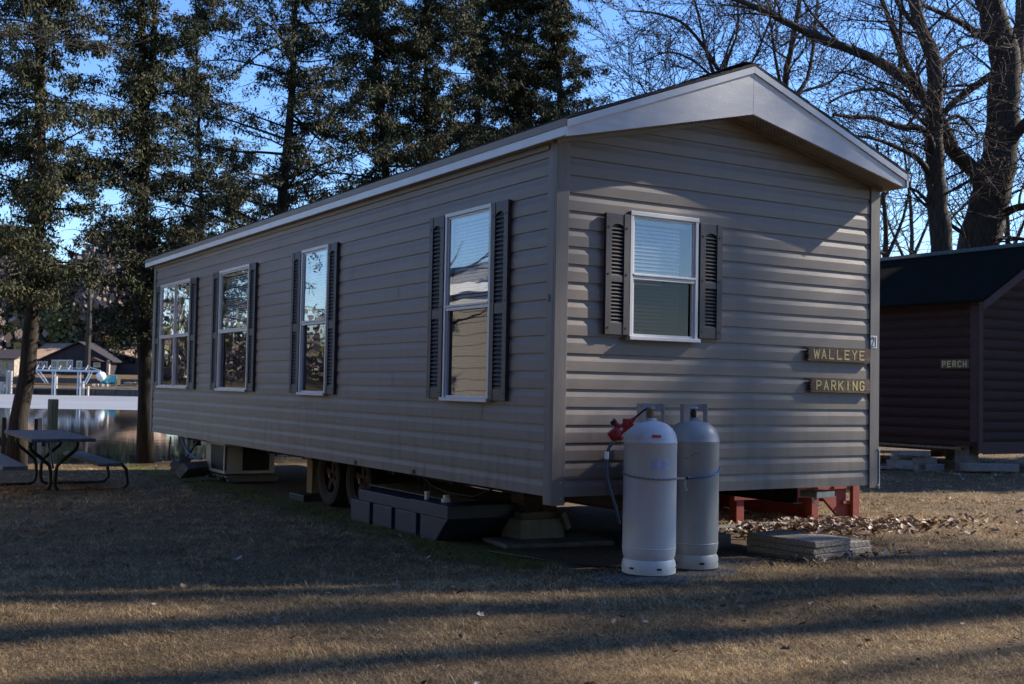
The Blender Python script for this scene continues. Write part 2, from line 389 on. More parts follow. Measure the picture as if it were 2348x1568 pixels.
def seams_side(k, r):
    out = []; y = r.uniform(.3, 3.2)
    y = [2.3, 5.8, 3.4, 8.6, 1.2, 6.9][k % 6]+r.uniform(-.4, .4)
    while y < L-.3:
        if not any(a-.05 < y < c+.05 and z0 < (k+.5)*PC < z1 for a, c, z0, z1 in SW): out.append(y)
        y += 3.2+r.uniform(-.3, .3)
    return out
def add_dirt(m):
    n = m.node_tree.nodes; l = m.node_tree.links; b = n['Principled BSDF']; src = b.inputs['Base Color'].links[0].from_socket
    tc = n.new('ShaderNodeTexCoord'); mp = n.new('ShaderNodeMapping'); mp.inputs['Scale'].default_value = (2.5, 2.5, .5); l.new(tc.outputs['Object'], mp.inputs[0])
    t = n.new('ShaderNodeTexNoise'); t.inputs['Scale'].default_value = 4; t.inputs['Detail'].default_value = 8; l.new(mp.outputs[0], t.inputs[0])
    sp = n.new('ShaderNodeSeparateXYZ'); l.new(tc.outputs['Object'], sp.inputs[0])
    h = n.new('ShaderNodeMapRange'); l.new(sp.outputs[2], h.inputs[0]); h.inputs[1].default_value = .55; h.inputs[2].default_value = 1.3; h.inputs[3].default_value = .55; h.inputs[4].default_value = .12
    r = n.new('ShaderNodeMapRange'); l.new(t.outputs['Fac'], r.inputs[0]); r.inputs[1].default_value = .48; r.inputs[2].default_value = .72
    mu = n.new('ShaderNodeMath'); mu.operation = 'MULTIPLY'; l.new(h.outputs[0], mu.inputs[0]); l.new(r.outputs[0], mu.inputs[1])
    mx = n.new('ShaderNodeMix'); mx.data_type = 'RGBA'; l.new(mu.outputs[0], mx.inputs[0]); l.new(src, mx.inputs[6]); mx.inputs[7].default_value = (.085, .075, .045, 1)
    l.new(mx.outputs[2], b.inputs['Base Color'])
add_dirt(M['siding'])
siding('wall', 'y', L, H, SW, seams_side, lambda s, z, o: (-o, s, z))
siding('wall', 'x', W, 2.95, [FWN], lambda k, r: [], lambda s, z, o: (s, -o, z), True)
siding('wall', 'y', L, H, [], lambda k, r: [], lambda s, z, o: (W+o, s, z))
siding('wall', 'x', W, 2.95, [], lambda k, r: [], lambda s, z, o: (s, L+o, z), True)
# floor and interior shell
mb = MB().box(.02, W-.02, .02, L-.02, .012, .10); mb.build('floor_deck', 'board', home)
mb = MB()
mb.box(.10, .11, .11, L-.11, .11, .60).box(.10, .11, .11, L-.11, 2.25, 2.45)
for a, c in ((.11, .75), (1.7, 4.05), (4.95, 6.5), (7.8, 8.98), (10.7, L-.11)): mb.box(.10, .11, a, c, .60, 2.25)
mb.box(1.9, 1.92, .11, L-.11, .11, 2.45).box(.11, 1.9, 3.0, 3.02, .11, 2.45).box(.11, 1.9, 5.8, 5.82, .11, 2.45).box(.11, 1.9, 8.4, 8.42, .11, 2.45)
mb.box(.10, W-.1, .10, L-.1, 2.45, 2.46)
mb.build('inner_wall', 'room', home)
# corner posts
def post(cx, cy, sx, sy, zb):
    mb = MB(); t = .024
    x0, x1 = sorted((cx-sx*t, cx+sx*.088)); y0, y1 = sorted((cy-sy*t, cy+sy*.088))
    xa, xb = sorted((cx-sx*t, cx)); ya, yb = sorted((cy-sy*t, cy))
    mb.prism([(x0, ya), (x1, ya), (x1, yb), (x0, yb)], 'z', zb, ceil_z(cx)-.002)
    if sy > 0: mb.prism([(xa, yb), (xb, yb), (xb, y1), (xa, y1)], 'z', zb, ceil_z(cx)-.002)
    else: mb.prism([(xa, y0), (xb, y0), (xb, ya), (xa, ya)], 'z', zb, ceil_z(cx)-.002)
    return mb.build('corner_post', 'post', home, bevel=.004)
post(0, 0, 1, 1, -.058); pr_ = post(W, 0, -1, 1, -.025); post(0, L, 1, -1, 0); post(W, L, -1, -1, 0)
mb = MB(); mb.obox((-.026, .045, .46*0+1.395), .004, .028, .05)
mb.build('cable_clip', 'screw', home)
mb = MB()
for z in (.1, -.01): mb.obox((.05, -.027, z), .008, .006, .008)
for z in (.30, .0): mb.obox((W+.012, -.028, z), .012, .008, .012)
mb.build('screw', 'galv', home)
MB().box(W+.024, W+.03, -.03, -.012, -.03, .30).build('tie_strap', 'galv', home)
mb = MB()
for y in (3.35, 2.12): mb.box(-.022, -.0165, y, y+.05, .005, .045)
mb.build('siding_clip', 'ink', home)
# roof
RY0, RY1, EX = -.235, L+.235, .09
def tri_roof():
    zt = 2.605; ap = 3.245
    mb = MB()
    for s in (-1, 1):
        xe = APX+s*(APX+EX+.012)
        a, c = (xe, zt-.002), (APX, ap)
        n_ = 22
        mb.prism([(xe, zt), (APX, ap), (APX, ap+.018), (xe-s*-.012, zt+.014)], 'y', RY0-.012, RY1+.012)
        for i in range(1, 15):     # shingle courses
            f = i/15; f2 = (i+1.0)/15
            mb.prism([(xe+(APX-xe)*f, zt+(ap-zt)*f+.016), (xe+(APX-xe)*f2, zt+(ap-zt)*f2+.017), (xe+(APX-xe)*f2, zt+(ap-zt)*f2+.019), (xe+(APX-xe)*f, zt+(ap-zt)*f+.024)], 'y', RY0-.01+rng.uniform(-.006, .002), RY1)
    y = RY0-.02
    while y < RY1-.3:
        mb.obox((APX, y+.16, ap+.026), .16, .28, .006, rx=.015); y += .26
    return mb
rf = tri_roof().build('roof', 'shingle', home)
fz = lambda x: 2.603+(3.243-2.603)*(1-abs(x-APX)/(APX+EX))   # fascia top
fb = lambda x: 2.488+(APZ-2.488)*(1-abs(x-APX)/(APX+EX))     # fascia bottom
for ya, yb, s in ((RY0, RY0+.022, -1), (RY1-.022, RY1, 1)):
    for xa, xb in ((-EX, APX-.0012), (APX+.0012, W+EX)):
        MB().prism([(xa, fb(xa)), (xb, fb(xb)), (xb, fz(xb)), (xa, fz(xa))], 'y', ya, yb).build('fascia', 'white', rf)
        yy = (ya-.012, ya-.0005) if s < 0 else (yb+.0005, yb+.012)
        MB().prism([(xa, fz(xa)-.052), (xb, fz(xb)-.052), (xb, fz(xb)-.001), (xa, fz(xa)-.001)], 'y', *yy).build('drip_trim', 'whitemetal', rf)
for x0, x1 in ((-EX-.02, -EX-.0005), (W+EX+.0005, W+EX+.02)):
    MB().box(x0, x1, RY0-.012, RY1+.012, 2.492, 2.553).build('fascia', 'whitemetal', rf)
    xm = (x0+x1)/2; s = -1 if x0 < 0 else 1
    mb = MB(); mb.box(x0-(.006 if s < 0 else 0), x1+(.006 if s > 0 else 0), RY0-.012, RY1+.012, 2.5545, 2.606)
    mb.build('drip_trim', 'trimtan', rf)
# soffits
for xa, xb in ((-EX, APX), (APX, W+EX)):
    mb = MB(); nseg = 9
    for i in range(nseg):
        a = xa+(xb-xa)*i/nseg+.002; c = xa+(xb-xa)*(i+1)/nseg-.002
        mb.prism([(a, fb(a)+.006), (c, fb(c)+.006), (c, fb(c)+.02), (a, fb(a)+.02)], 'y', RY0+.0225, -.004)
    mb.build('soffit', 'soffit', rf)
    mb = MB(); mb.prism([(xa+.06, fb(xa+.06)-.022), (xb, fb(xb)-.022), (xb, fb(xb)+.005), (xa+.06, fb(xa+.06)+.005)] if xa < 0 else [(xa, fb(xa)-.022), (xb-.06, fb(xb-.06)-.022), (xb-.06, fb(xb-.06)+.005), (xa, fb(xa)+.005)], 'y', -.040, -.0245)
    mb.build('trim_channel', 'trimtan', rf)
vm = mat('soffit perforation', (.10, .09, .08), .8)
for s in (-1, 1):
    mb = MB()
    for j in range(3):
        x0 = APX+s*(.10+j*.19)
        for a in range(9):
            for bb in range(9):
                if (a+bb) % 2: continue
                x = x0+s*a*.017; y = -.20+bb*.018
                z = fb(x)+.0045; mb.obox((x, y, z), .012, .007, .002, ry=.22*s)
    mb.build('soffit_vent', vm, rf)
MB().box(-EX, -.004, .0, L, 2.494, 2.502).build('soffit', 'soffit', rf)
MB().box(-.034, -.018, .07, L-.02, 2.455, 2.49).build('trim_channel', 'trimtan', rf)
MB().box(W+.004, W+EX, .0, L, 2.494, 2.502).build('soffit', 'soffit', rf)
# windows -------------------------------------------------
def winmap(side):
    if side: return lambda s, o, z: (-o, s, z)
    return lambda s, o, z: (s, -o, z)
def wbox(mb, mp, s0, s1, o0, o1, z0, z1):
    a = mp(s0, o0, z0); c = mp(s1, o1, z1)
    mb.box(min(a[0], c[0]), max(a[0], c[0]), min(a[1], c[1]), max(a[1], c[1]), min(a[2], c[2]), max(a[2], c[2]))
def window(side, s0, s1, z0, z1, twin=False, blind='full', curtain=None):
    mp = winmap(side); e = .032; P = .042
    fr = MB()
    wbox(fr, mp, s0-.008, s0+e-.01, -.02, P, z0, z1-.002); wbox(fr, mp, s1-e+.01, s1+.008, -.02, P, z0, z1-.002)
    wbox(fr, mp, s0-.008, s1+.008, -.018, P+.003, z1-.026, z1+.006)
    wbox(fr, mp, s0-.018, s1+.018, -.018, P+.022, z0-.012, z0+.016)
    win = fr.build('window', 'whitemetal', home, bevel=.003)
    secs = [(s0, s1)] if not twin else [(s0, (s0+s1)/2-.012), ((s0+s1)/2+.012, s1)]
    if twin:
        mu = MB(); wbox(mu, mp, secs[0][1]-.004, secs[1][0]+.004, -.02, P-.001, z0+.016, z1-.026); mu.build('mullion', 'whitemetal', win, bevel=.003)
    zm = z0+(z1-z0)*.49
    for a, c in secs:
        ra = MB(); wbox(ra, mp, a+.024, c-.024, .0, P-.004, zm-.022, zm+.004); wbox(ra, mp, a+.024, c-.024, .0, P+.004, zm+.006, zm+.022); ra.build('meeting_rail', 'whitemetal', win, bevel=.002)
        sa = MB()
        for q in (a+.0225, c-.0385): wbox(sa, mp, q, q+.016, .006, .028, z0+.017, z1-.027)
        wbox(sa, mp, a+.024, c-.024, .008, .027, z1-.042, z1-.0265); wbox(sa, mp, a+.024, c-.024, .008, .027, z0+.0165, z0+.034)
        sa.build('sash', 'whitemetal', win)
        g = MB(); wbox(g, mp, a+.03, c-.03, .020, .021, zm+.01, z1-.03); g.build('pane', 'glass', win)
        g = MB(); wbox(g, mp, a+.03, c-.03, .004, .005, z0+.02, zm-.01); g.build('pane', 'glasslow', win)
        if blind:
            bl = MB(); z = z1-.10; zb = z0+.05; k = 0
            wbox(bl, mp, a+.035, c-.035, -.05, -.02, z1-.075, z1-.045)
            R_ = .0125
            while z > zb:
                aa = 1.05
                v = []
                for s in (a+(.16 if blind == 'part' else .04), c-.04 if blind != 'left' else c-.12):
                    v += [mp(s, -.034-R_*math.cos(aa), z+R_*math.sin(aa)), mp(s, -.034+R_*math.cos(aa), z-R_*math.sin(aa))]
                bl.add(v, [(0, 1, 3, 2)]); z -= .0275; k += 1
            for s in (a+(c-a)*.25, a+(c-a)*.72): wbox(bl, mp, s-.0015, s+.0015, -.0235, -.0225, zb, z1-.08)
            bl.build('blind', 'blind', win, recalc=False)
        if curtain:
            cu = MB(); z = z0; n_ = 14
            a2, c2 = a+.03, c-.03
            for i in range(n_):
                s = a2+(c2-a2)*i/n_; s2 = a2+(c2-a2)*(i+1)/n_; o1 = -.08-(i % 2)*.03; o2 = -.08-((i+1) % 2)*.03
                cu.add([mp(s, o1, z0+.02), mp(s2, o2, z0+.02), mp(s2, o2, z1-.1), mp(s, o1, z1-.1)], [(0, 1, 2, 3)])
            cu.build('curtain', mat('curtain', (.30, .29, .26), .9), win, recalc=False)
    return win
window(True, *SW[0], blind='part'); window(True, *SW[1]); window(True, *SW[2]); window(True, *SW[3], twin=True, blind=None, curtain=True)
window(False, *FWN, blind='left')
# shutters -------------------------------------------------
def shutter(side, s0, s1, z0, z1, pitch):
    mp = winmap(side); B, T = .019, .047
    w = s1-s0; st = w*.24
    fr = MB()
    wbox(fr, mp, s0, s0+st, B, T, z0, z1); wbox(fr, mp, s1-st, s1, B, T, z0, z1)
    zm = z0+(z1-z0)*.46; rt = .075 if z1-z0 > 1.1 else .045
    z_b, z_t = z0+.085, z1-.075
    wbox(fr, mp, s0+st, s1-st, B, T-.004, z0, z_b); wbox(fr, mp, s0+st, s1-st, B, T-.004, zm-rt/2, zm+rt/2)
    # arched head
    c0, c1 = s0+st, s1-st; cm = (c0+c1)/2; rad = (c1-c0)/2; n_ = 8; pts = []
    for i in range(n_+1):
        s = c0+(c1-c0)*i/n_; zz = z_t-.03+.03*math.sqrt(max(0, 1-((s-cm)/rad)**2)); pts.append((s, zz))
    for (sa, za), (sb, zb) in zip(pts[:-1], pts[1:]):
        v = [mp(sa, B, za), mp(sb, B, zb), mp(sb, B, z1), mp(sa, B, z1), mp(sa, T-.004, za), mp(sb, T-.004, zb), mp(sb, T-.004, z1), mp(sa, T-.004, z1)]
        fr.add(v, [(0, 1, 2, 3), (4, 7, 6, 5), (0, 4, 5, 1), (3, 2, 6, 7)])
    wbox(fr, mp, c0, c1, B, B+.003, z_b, z_t)
    sh = fr.build('shutter', 'shutter', home, bevel=.002)
    for za, zb in ((z_b, zm-rt/2), (zm+rt/2, z_t-.012)):
        lv = MB()
        n_ = max(1, int(round((zb-za)/pitch))); q = (zb-za)/n_
        for i in range(n_):
            z = za+i*q
            v = [mp(s, o_, zz) for s in (c0+.001, c1-.001) for o_, zz in ((B+.004, z+q*.9), (T-.006, z+q*.15), (T-.006, z+q*.02), (B+.004, z+q*.7))]
            lv.add(v, [(0, 1, 5, 4), (1, 2, 6, 5), (2, 3, 7, 6), (3, 0, 4, 7), (0, 3, 2, 1), (4, 5, 6, 7)])
        lv.build('louvre', 'shutter', sh)
    sc = MB()
    for s in (s0+st*.5, s1-st*.5):
        for z in (z0+.05, (z0+z1)/2, z1-.10): wbox(sc, mp, s-.005, s+.005, T, T+.004, z-.006, z+.006)
    sc.build('screw', 'screw', sh)
for a, c in ((.595, .848), (1.618, 1.880), (3.885, 4.118), (4.868, 5.130), (6.318, 6.558), (7.738, 8.005), (8.735, 9.042), (10.618, 10.880)):
    shutter(True, a, c, .66, 2.165, .0345)
shutter(False, .395, .608, 1.155, 2.032, .027); shutter(False, 1.272, 1.492, 1.158, 2.034, .027)
# chassis, wheels
mb = MB()
for x in (.75, 2.45):
    mb.box(x-.05, x+.05, .1, L-.1, -.01, 0).box(x-.005, x+.005, .1, L-.1, -.13, -.01).box(x-.05, x+.05, .1, L-.1, -.14, -.13)
for y in np.arange(1.1, L, 1.2): mb.box(.45, W-.45, y, y+.05, -.11, -.012)
mb.build('chassis', 'steel', home)
mb = MB(); mb.box(.70, 2.5, 4.14, 4.26, -.30, -.20).box(.70, 2.5, 4.94, 5.06, -.30, -.20); mb.build('axle', 'steel', home)
def wheel(x, y, s):
    z = GZ+.325; R = .33; w = .19
    def ring(mbx, prof, n_=40):
        b0 = len(mbx.v)
        for r, o_ in prof:
            for k in range(n_):
                t_ = 2*math.pi*k/n_; mbx.v.append((x+o_*s, y+r*math.cos(t_), z+r*math.sin(t_)))
        for i in range(len(prof)-1):
            for k in range(n_): mbx.f.append((b0+i*n_+k, b0+i*n_+(k+1) % n_, b0+(i+1)*n_+(k+1) % n_, b0+(i+1)*n_+k))
    ty = MB(); ring(ty, [(.215, -.09), (.27, -.105), (.315, -.09), (R, -.06), (R, .06), (.315, .09), (.27, .105), (.215, .09), (.20, .07), (.20, -.07), (.215, -.09)])
    tyre = ty.build('wheel', 'rubber', home, smooth='auto')
    rm = MB(); ring(rm, [(.215, -.088), (.205, -.08), (.185, -.06), (.19, .0), (.19, .08)])
    for k in range(5):
        t_ = 2*math.pi*k/5+.3
        rm.beam((x-.03*s, y+.05*math.cos(t_), z+.05*math.sin(t_)), (x-.03*s, y+.19*math.cos(t_), z+.19*math.sin(t_)), .07, .02, up=Vector((1, 0, 0)))
    ring(rm, [(.0, -.05), (.07, -.045), (.075, -.02), (.0, -.015)], 20)
    rm.build('rim', 'rust', tyre)
    hb = MB(); ring(hb, [(.0, -.085), (.028, -.08), (.032, -.045)], 16); hb.build('hub', 'concdark', tyre)
for y in (5.0, 4.2): wheel(.47, y, 1); wheel(W-.47, y, -1)
# number plate 21
STROKES = {
 'A': [[(0, 0), (.5, 1), (1, 0)], [(.2, .32), (.8, .32)]], 'C': [[(1, .82), (.75, 1), (.25, 1), (0, .8), (0, .2), (.25, 0), (.75, 0), (1, .18)]],
 'E': [[(1, 1), (0, 1), (0, 0), (1, 0)], [(0, .52), (.8, .52)]],
 'G': [[(1, .82), (.75, 1), (.25, 1), (0, .8), (0, .2), (.25, 0), (.75, 0), (1, .2), (1, .45), (.6, .45)]],
 'H': [[(0, 0), (0, 1)], [(1, 0), (1, 1)], [(0, .5), (1, .5)]], 'I': [[(.5, 0), (.5, 1)]], 'K': [[(0, 0), (0, 1)], [(1, 1), (0, .42)], [(.3, .6), (1, 0)]],
 'L': [[(0, 1), (0, 0), (1, 0)]], 'N': [[(0, 0), (0, 1), (1, 0), (1, 1)]], 'P': [[(0, 0), (0, 1), (.7, 1), (1, .85), (1, .6), (.7, .45), (0, .45)]],
 'R': [[(0, 0), (0, 1), (.7, 1), (1, .85), (1, .62), (.7, .48), (0, .48)], [(.5, .48), (1, 0)]],
 'W': [[(0, 1), (.25, 0), (.5, .9), (.75, 0), (1, 1)]], 'Y': [[(0, 1), (.5, .5), (1, 1)], [(.5, .5), (.5, 0)]],
 '1': [[(.15, .78), (.5, 1), (.5, 0)]], '2': [[(0, .78), (.2, 1), (.75, 1), (1, .8), (1, .62), (0, 0), (1, 0)]]}
def lettering(mb, text, s0, z0, cw, ch, adv, sw, mp, oz):
    for i, chh in enumerate(text):
        w = cw*(1.25 if chh == 'W' else 1)
        for st_ in STROKES[chh]:
            for p, q in zip(st_[:-1], st_[1:]):
                a = Vector((s0+i*adv+p[0]*w, z0+p[1]*ch)); c = Vector((s0+i*adv+q[0]*w, z0+q[1]*ch))
                d = (c-a).normalized(); nn = Vector((-d.y, d.x))*sw/2; a = a-d*sw*.38; c = c+d*sw*.38
                oz += .00004
                mb.add([mp(v.x, oz, v.y) for v in (a-nn, c-nn, c+nn, a+nn)]+[mp(v.x, oz-.003, v.y) for v in (a-nn, c-nn, c+nn, a+nn)],
                       [(0, 1, 2, 3), (0, 4, 5, 1), (1, 5, 6, 2), (2, 6, 7, 3), (3, 7, 4, 0)])
    return oz
mp0 = lambda s, o, z: (s, -o, z)
MB().box(3.152, 3.226, -.0275, -.0245, 1.148, 1.252).build('number_plate', 'plate', home)
mb = MB(); lettering(mb, '21', 3.162, 1.160, .020, .08, .034, .0085, mp0, .0295); npl = mb.build('house_number', 'ink', home)
# name signs
def sign(text, x0, x1, z0, z1, label, mp=mp0, o0=.020, th=.030, tx=.045, lh=.070, name='name_sign', sw=.0105, zig=.028, cwf=.55):
    a = mp(x0, 0, z0); t_ = thing(name, label, 'sign', a)
    poly = []; nz = 5
    for i in range(nz*2+1): poly.append((x0+(zig if i % 2 == 0 else 0)*rng.uniform(.7, 1.1)*(1 if i % 2 == 0 else 1)+(x0*0), z0+(z1-z0)*i/(nz*2)))
    for i in range(nz*2+1): poly.append((x1-(0 if i % 2 == 0 else zig)*rng.uniform(.7, 1.0), z1-(z1-z0)*i/(nz*2)))
    nP = len(poly); mb = MB()
    mb.add([mp(s, o0, z) for s, z in poly]+[mp(s, o0+th, z) for s, z in poly], [tuple(range(nP)), tuple(range(nP, 2*nP))]+[(i, (i+1) % nP, nP+(i+1) % nP, nP+i) for i in range(nP)])
    mb.build('board', 'signwood', t_)
    adv = (x1-x0-2*tx)/len(text); mb = MB()
    lettering(mb, text, x0+tx+adv*.12, z0+(z1-z0-lh)/2, adv*cwf, lh, adv, sw, mp, o0+th+.0012); mb.build('lettering', 'yellow', t_)
    return t_
sign('WALLEYE', 2.395, 3.135, 1.022, 1.136, 'carved brown timber sign with yellow letters reading WALLEYE', tx=.062)
sign('PARKING', 2.425, 3.140, .770, .884, 'carved brown timber sign with yellow letters reading PARKING', tx=.068)

# ------------------------------------------------------------------ things under and around the home
def slotted(mbx): return mbx
def gas_cylinder(x, y, m, label, rot, hang):
    R = .187; z0 = GZ+.03
    t_ = thing('gas_cylinder', label, 'gas cylinder', (x, y, z0))
    prof = [(R*.93, 0), (R*1.005, .008), (R*1.02, .05), (R*.99, .085), (R*.93, .105)]
    MB().lathe([(r, z0+z) for r, z in prof], (x, y), 56, cap=True).build('foot_ring', m, t_, smooth='auto')
    body = [(R*.90, .10), (R*.95, .12), (R*.99, .15), (R, .18), (R, .183), (R*1.012, .186), (R*1.012, .19), (R, .193), (R, 1.0-.085), (R*1.010, .918), (R*1.010, .924), (R, .927),
            (R*.985, .95), (R*.93, .985), (R*.82, 1.018), (R*.65, 1.045), (R*.45, 1.062), (R*.25, 1.072), (R*.24, 1.085), (R*.20, 1.09), (.0, 1.09)]
    bd = MB().lathe([(r, z0+z-.005) for r, z in body], (x, y), 64, cap=False).build('body', m, t_, smooth='auto')
    sl_ = MB()
    toC = math.atan2(CAM.y-y, CAM.x-x)
    for k in range(6):
        a = toC-.66+k*math.pi/3
        for j in range(6):
            b_ = a+(j-2.5)*.028
            sl_.obox((x+(R*1.012)*math.cos(b_), y+(R*1.012)*math.sin(b_), z0+.050), .010, .006, .013, rz=b_)
    sl_.build('foot_slot', 'black', t_)
    # collar: three-sided plate guard
    c = MB(); Rm = Matrix.Rotation(rot, 3, 'Z'); h = 1.185; zc = z0
    def loc(a, b, z): return Rm @ Vector((a, b, 0))+Vector((x, y, z0+z))
    def pl(a0, b0, a1, b1, za, zb, th=.004):
        d = Vector((a1-a0, b1-b0)).normalized(); nn = Vector((-d.y, d.x))*th/2
        v = [loc(a0+nn.x*i, b0+nn.y*i, z) for i in (-1, 1) for z in (za, zb)]+[loc(a1+nn.x*i, b1+nn.y*i, z) for i in (-1, 1) for z in (za, zb)]
        c.add(v, [(0, 1, 3, 2), (4, 6, 7, 5), (0, 4, 5, 1), (2, 3, 7, 6), (1, 5, 7, 3), (0, 2, 6, 4)])
    pl(-.088, -.045, -.088, .045, 1.035, h); pl(.088, -.045, .088, .045, 1.035, h); pl(-.088, .045, .088, .045, 1.13, h); pl(-.088, -.045, -.050, -.058, 1.045, h); pl(-.03, .045, .03, .045, 1.07, 1.13)
    c.build('collar', 'galv', t_)
    v = MB(); v.lathe([(.018, z0+1.085), (.018, z0+1.13), (.012, z0+1.135), (.012, z0+1.15)], (x, y), 14); v.obox((x-.02, y-.02, z0+1.11), .05, .03, .025, rz=.6)
    vv = v.build('valve', 'brass' if m == 'cylw' else 'black', t_)
    k = MB(); k.lathe([(.0, z0+1.148), (.03, z0+1.15), (.032, z0+1.162), (.0, z0+1.165)], (x, y), 12); k.build('valve_knob', 'galv', vv)
    return t_, bd, (x, y, z0, R, toC)
def patch(mb, cyl, a0, a1, z0, z1, lift=.0015, n_=10):
    x, y, zz, R, _ = cyl; r = R+lift; b0 = len(mb.v)
    for i in range(n_+1):
        a = a0+(a1-a0)*i/n_
        for z in (z0, z1): mb.v.append((x+r*math.cos(a), y+r*math.sin(a), zz+z))
    for i in range(n_): mb.f.append((b0+2*i, b0+2*i+2, b0+2*i+3, b0+2*i+1))
c1, b1, C1 = gas_cylinder(.618, -.305, 'cylw', 'white propane cylinder with printed label, in front of the grey one', -.40, 1)
c2, b2, C2 = gas_cylinder(1.085, -.215, 'cylg', 'grey propane cylinder with rust specks, right of the white one', -.36, 0)
tc_ = C1[4]
lb = MB(); patch(lb, C1, tc_+.02, tc_+.75, .73, .805); lb.build('data_label', mat('label stock', (.42, .46, .62), .5), b1)
lb = MB()
for i in range(7):
    for j in range(2):
        a = tc_+.05+j*.36; w = .30*random.Random(i*7+j).uniform(.6, 1)
        patch(lb, C1, a, a+w, .738+i*.009, .7415+i*.009, .0025, 6)
lb.build('label_print', 'inkgrey', b1)
lb = MB(); patch(lb, C1, tc_+.05, tc_+.42, .952, .972, .0005); lb.v = [(C1[0]+(v[0]-C1[0])*(.985 if v[2] < C1[2]+.96 else .955), C1[1]+(v[1]-C1[1])*(.985 if v[2] < C1[2]+.96 else .955), v[2]) for v in lb.v]
lb.build('warning_label', 'redink', b1)
lb = MB(); patch(lb, C2, tc_-.15, tc_+.75, .80, .802); patch(lb, C2, tc_-.15, tc_+.75, .735, .736); patch(lb, C2, tc_+.745, tc_+.755, .735, .80)
lb.build('label_outline', mat('worn outline', (.20, .21, .215), .5), b2)
lb = MB()
for a, z in ((-.32, .795), (-.02, .832), (.10, .828), (-.12, .812)): patch(lb, C2, tc_+a, tc_+a+.08, z, z+.008)
lb.build('rust_spot', 'rust2', b2)
# chain and rope round the cylinders
def arc(cyl, a0, a1, z0, z1, lift, n_=20, sag=0):
    x, y, zz, R, _ = cyl; out = []
    for i in range(n_+1):
        t_ = i/n_; a = a0+(a1-a0)*t_; out.append(Vector((x+(R+lift)*math.cos(a), y+(R+lift)*math.sin(a), zz+z0+(z1-z0)*t_-sag*4*t_*(1-t_))))
    return out
def links(mb, path, ln=.017, r=.0028):
    path = [Vector(p) for p in path]; d = 0; k = 0
    for p, q in zip(path[:-1], path[1:]):
        seg = (q-p).length; t_ = 0; u = (q-p).normalized() if seg > 0 else Vector((0, 0, 1))
        while d < seg:
            c = p+u*d; up = Vector((0, 0, 1)) if abs(u.z) < .8 else Vector((1, 0, 0)); a = u.cross(up).normalized(); b_ = a.cross(u)
            a = a if k % 2 else b_
            pts_ = [c+u*(ln*.62*math.cos(th))+a*(ln*.34*math.sin(th)) for th in [i*math.pi/4 for i in range(9)]]
            mb.tube(pts_, r, 4, cap=False); d += ln; k += 1
        d -= seg
mb = MB()
p_end = dep(1570, 1097, 8.28)
pa = arc(C1, tc_-1.45, tc_+1.12, .70, .668, .006, 24, .012); links(mb, pa+[p_end])
ch = mb.build('chain', 'chain'); tag(ch, 'steel chain wrapped round the white gas cylinder', 'chain')
mb = MB(); links(mb, [p_end, p_end+Vector((-.003, -.004, -.09)), p_end+Vector((.004, 0, -.165)), p_end+Vector((0, -.002, -.20))]); links(mb, [p_end+Vector((.006, 0, -.01)), p_end+Vector((.012, -.004, -.07)), p_end+Vector((-.005, 0, -.16))])
o = mb.build('chain_tail', 'chain', ch); 
o = MB().tube([p_end+Vector((.002, -.004, -.01)), p_end+Vector((-.006, -.006, -.05)), p_end+Vector((.006, -.006, -.085)), p_end+Vector((.02, -.006, -.075))], .004, 6).build('hook', 'galv', ch)
mb = MB(); rp = [p_end+Vector((.02, -.004, .0)), ]+arc(C2, tc_+.5, tc_+1.6, .668, .72, .006, 10)+arc(C2, tc_+1.6, tc_+2.6, .72, .74, .006, 6)
mb.tube(rp, .0065, 6); rp_ = tag(mb.build('rope', 'bluerope', smooth=True), 'blue cord tied round the grey gas cylinder', 'rope')
mb = MB(); mb.tube([p_end+Vector((.012, -.006, .003)), p_end+Vector((.05, -.006, .008))], .012, 6); mb.build('knot', 'ink', rp_)
# regulator
rg = thing('gas_regulator', 'red two stage gas regulator with black cap hanging beside the white cylinder', 'regulator', dep(1425, 990, 8.02))
def rp2(px, py, d=8.02): return dep(px, py, d)
mb = MB(); mb.tube([rp2(1403, 985), rp2(1414, 1000), rp2(1418, 1003)], [.046, .05, .02], 10); mb.beam(rp2(1413, 993), rp2(1447, 966), .052, .06); mb.tube([rp2(1423, 985), rp2(1407, 968)], [.022, .02], 10)
mb.tube([rp2(1440, 972), rp2(1456, 958)], [.024, .013], 8); mb.obox(rp2(1436, 968), .05, .04, .05, rz=.5); mb.tube([rp2(1418, 998), rp2(1425, 1008)], .022, 8)
mb.build('body', 'redreg', rg, bevel=.005)
MB().tube([rp2(1409, 970), rp2(1403, 964)], .024, 10).build('cap', 'black', rg)
MB().tube([rp2(1424, 984, 7.97), rp2(1424, 984, 7.955)], .013, 8).build('badge', 'galv', rg)
o = MB().tube([rp2(1453, 960), rp2(1462, 952), rp2(1474, 942), rp2(1484, 936), rp2(1489, 934, 8.1)], .008, 6).build('pigtail', 'black', rg, smooth=True)
hs = [rp2(1415, 1006), rp2(1407, 1012), rp2(1397, 1024), rp2(1391, 1040), rp2(1390, 1065), rp2(1391, 1090), rp2(1396, 1115), rp2(1404, 1140), rp2(1412, 1165), rp2(1416, 1185), rp2(1420, 1200, 8.1)]
MB().tube(hs, .011, 8).build('hose', 'hose', rg, smooth=True)
MB().tube([rp2(1391, 1035), rp2(1390, 1052)], .0155, 8).build('sleeve', 'pvc', rg)
MB().tube([rp2(1409, 1010), rp2(1404, 1016)], .012, 8).build('fitting', 'brass', rg)
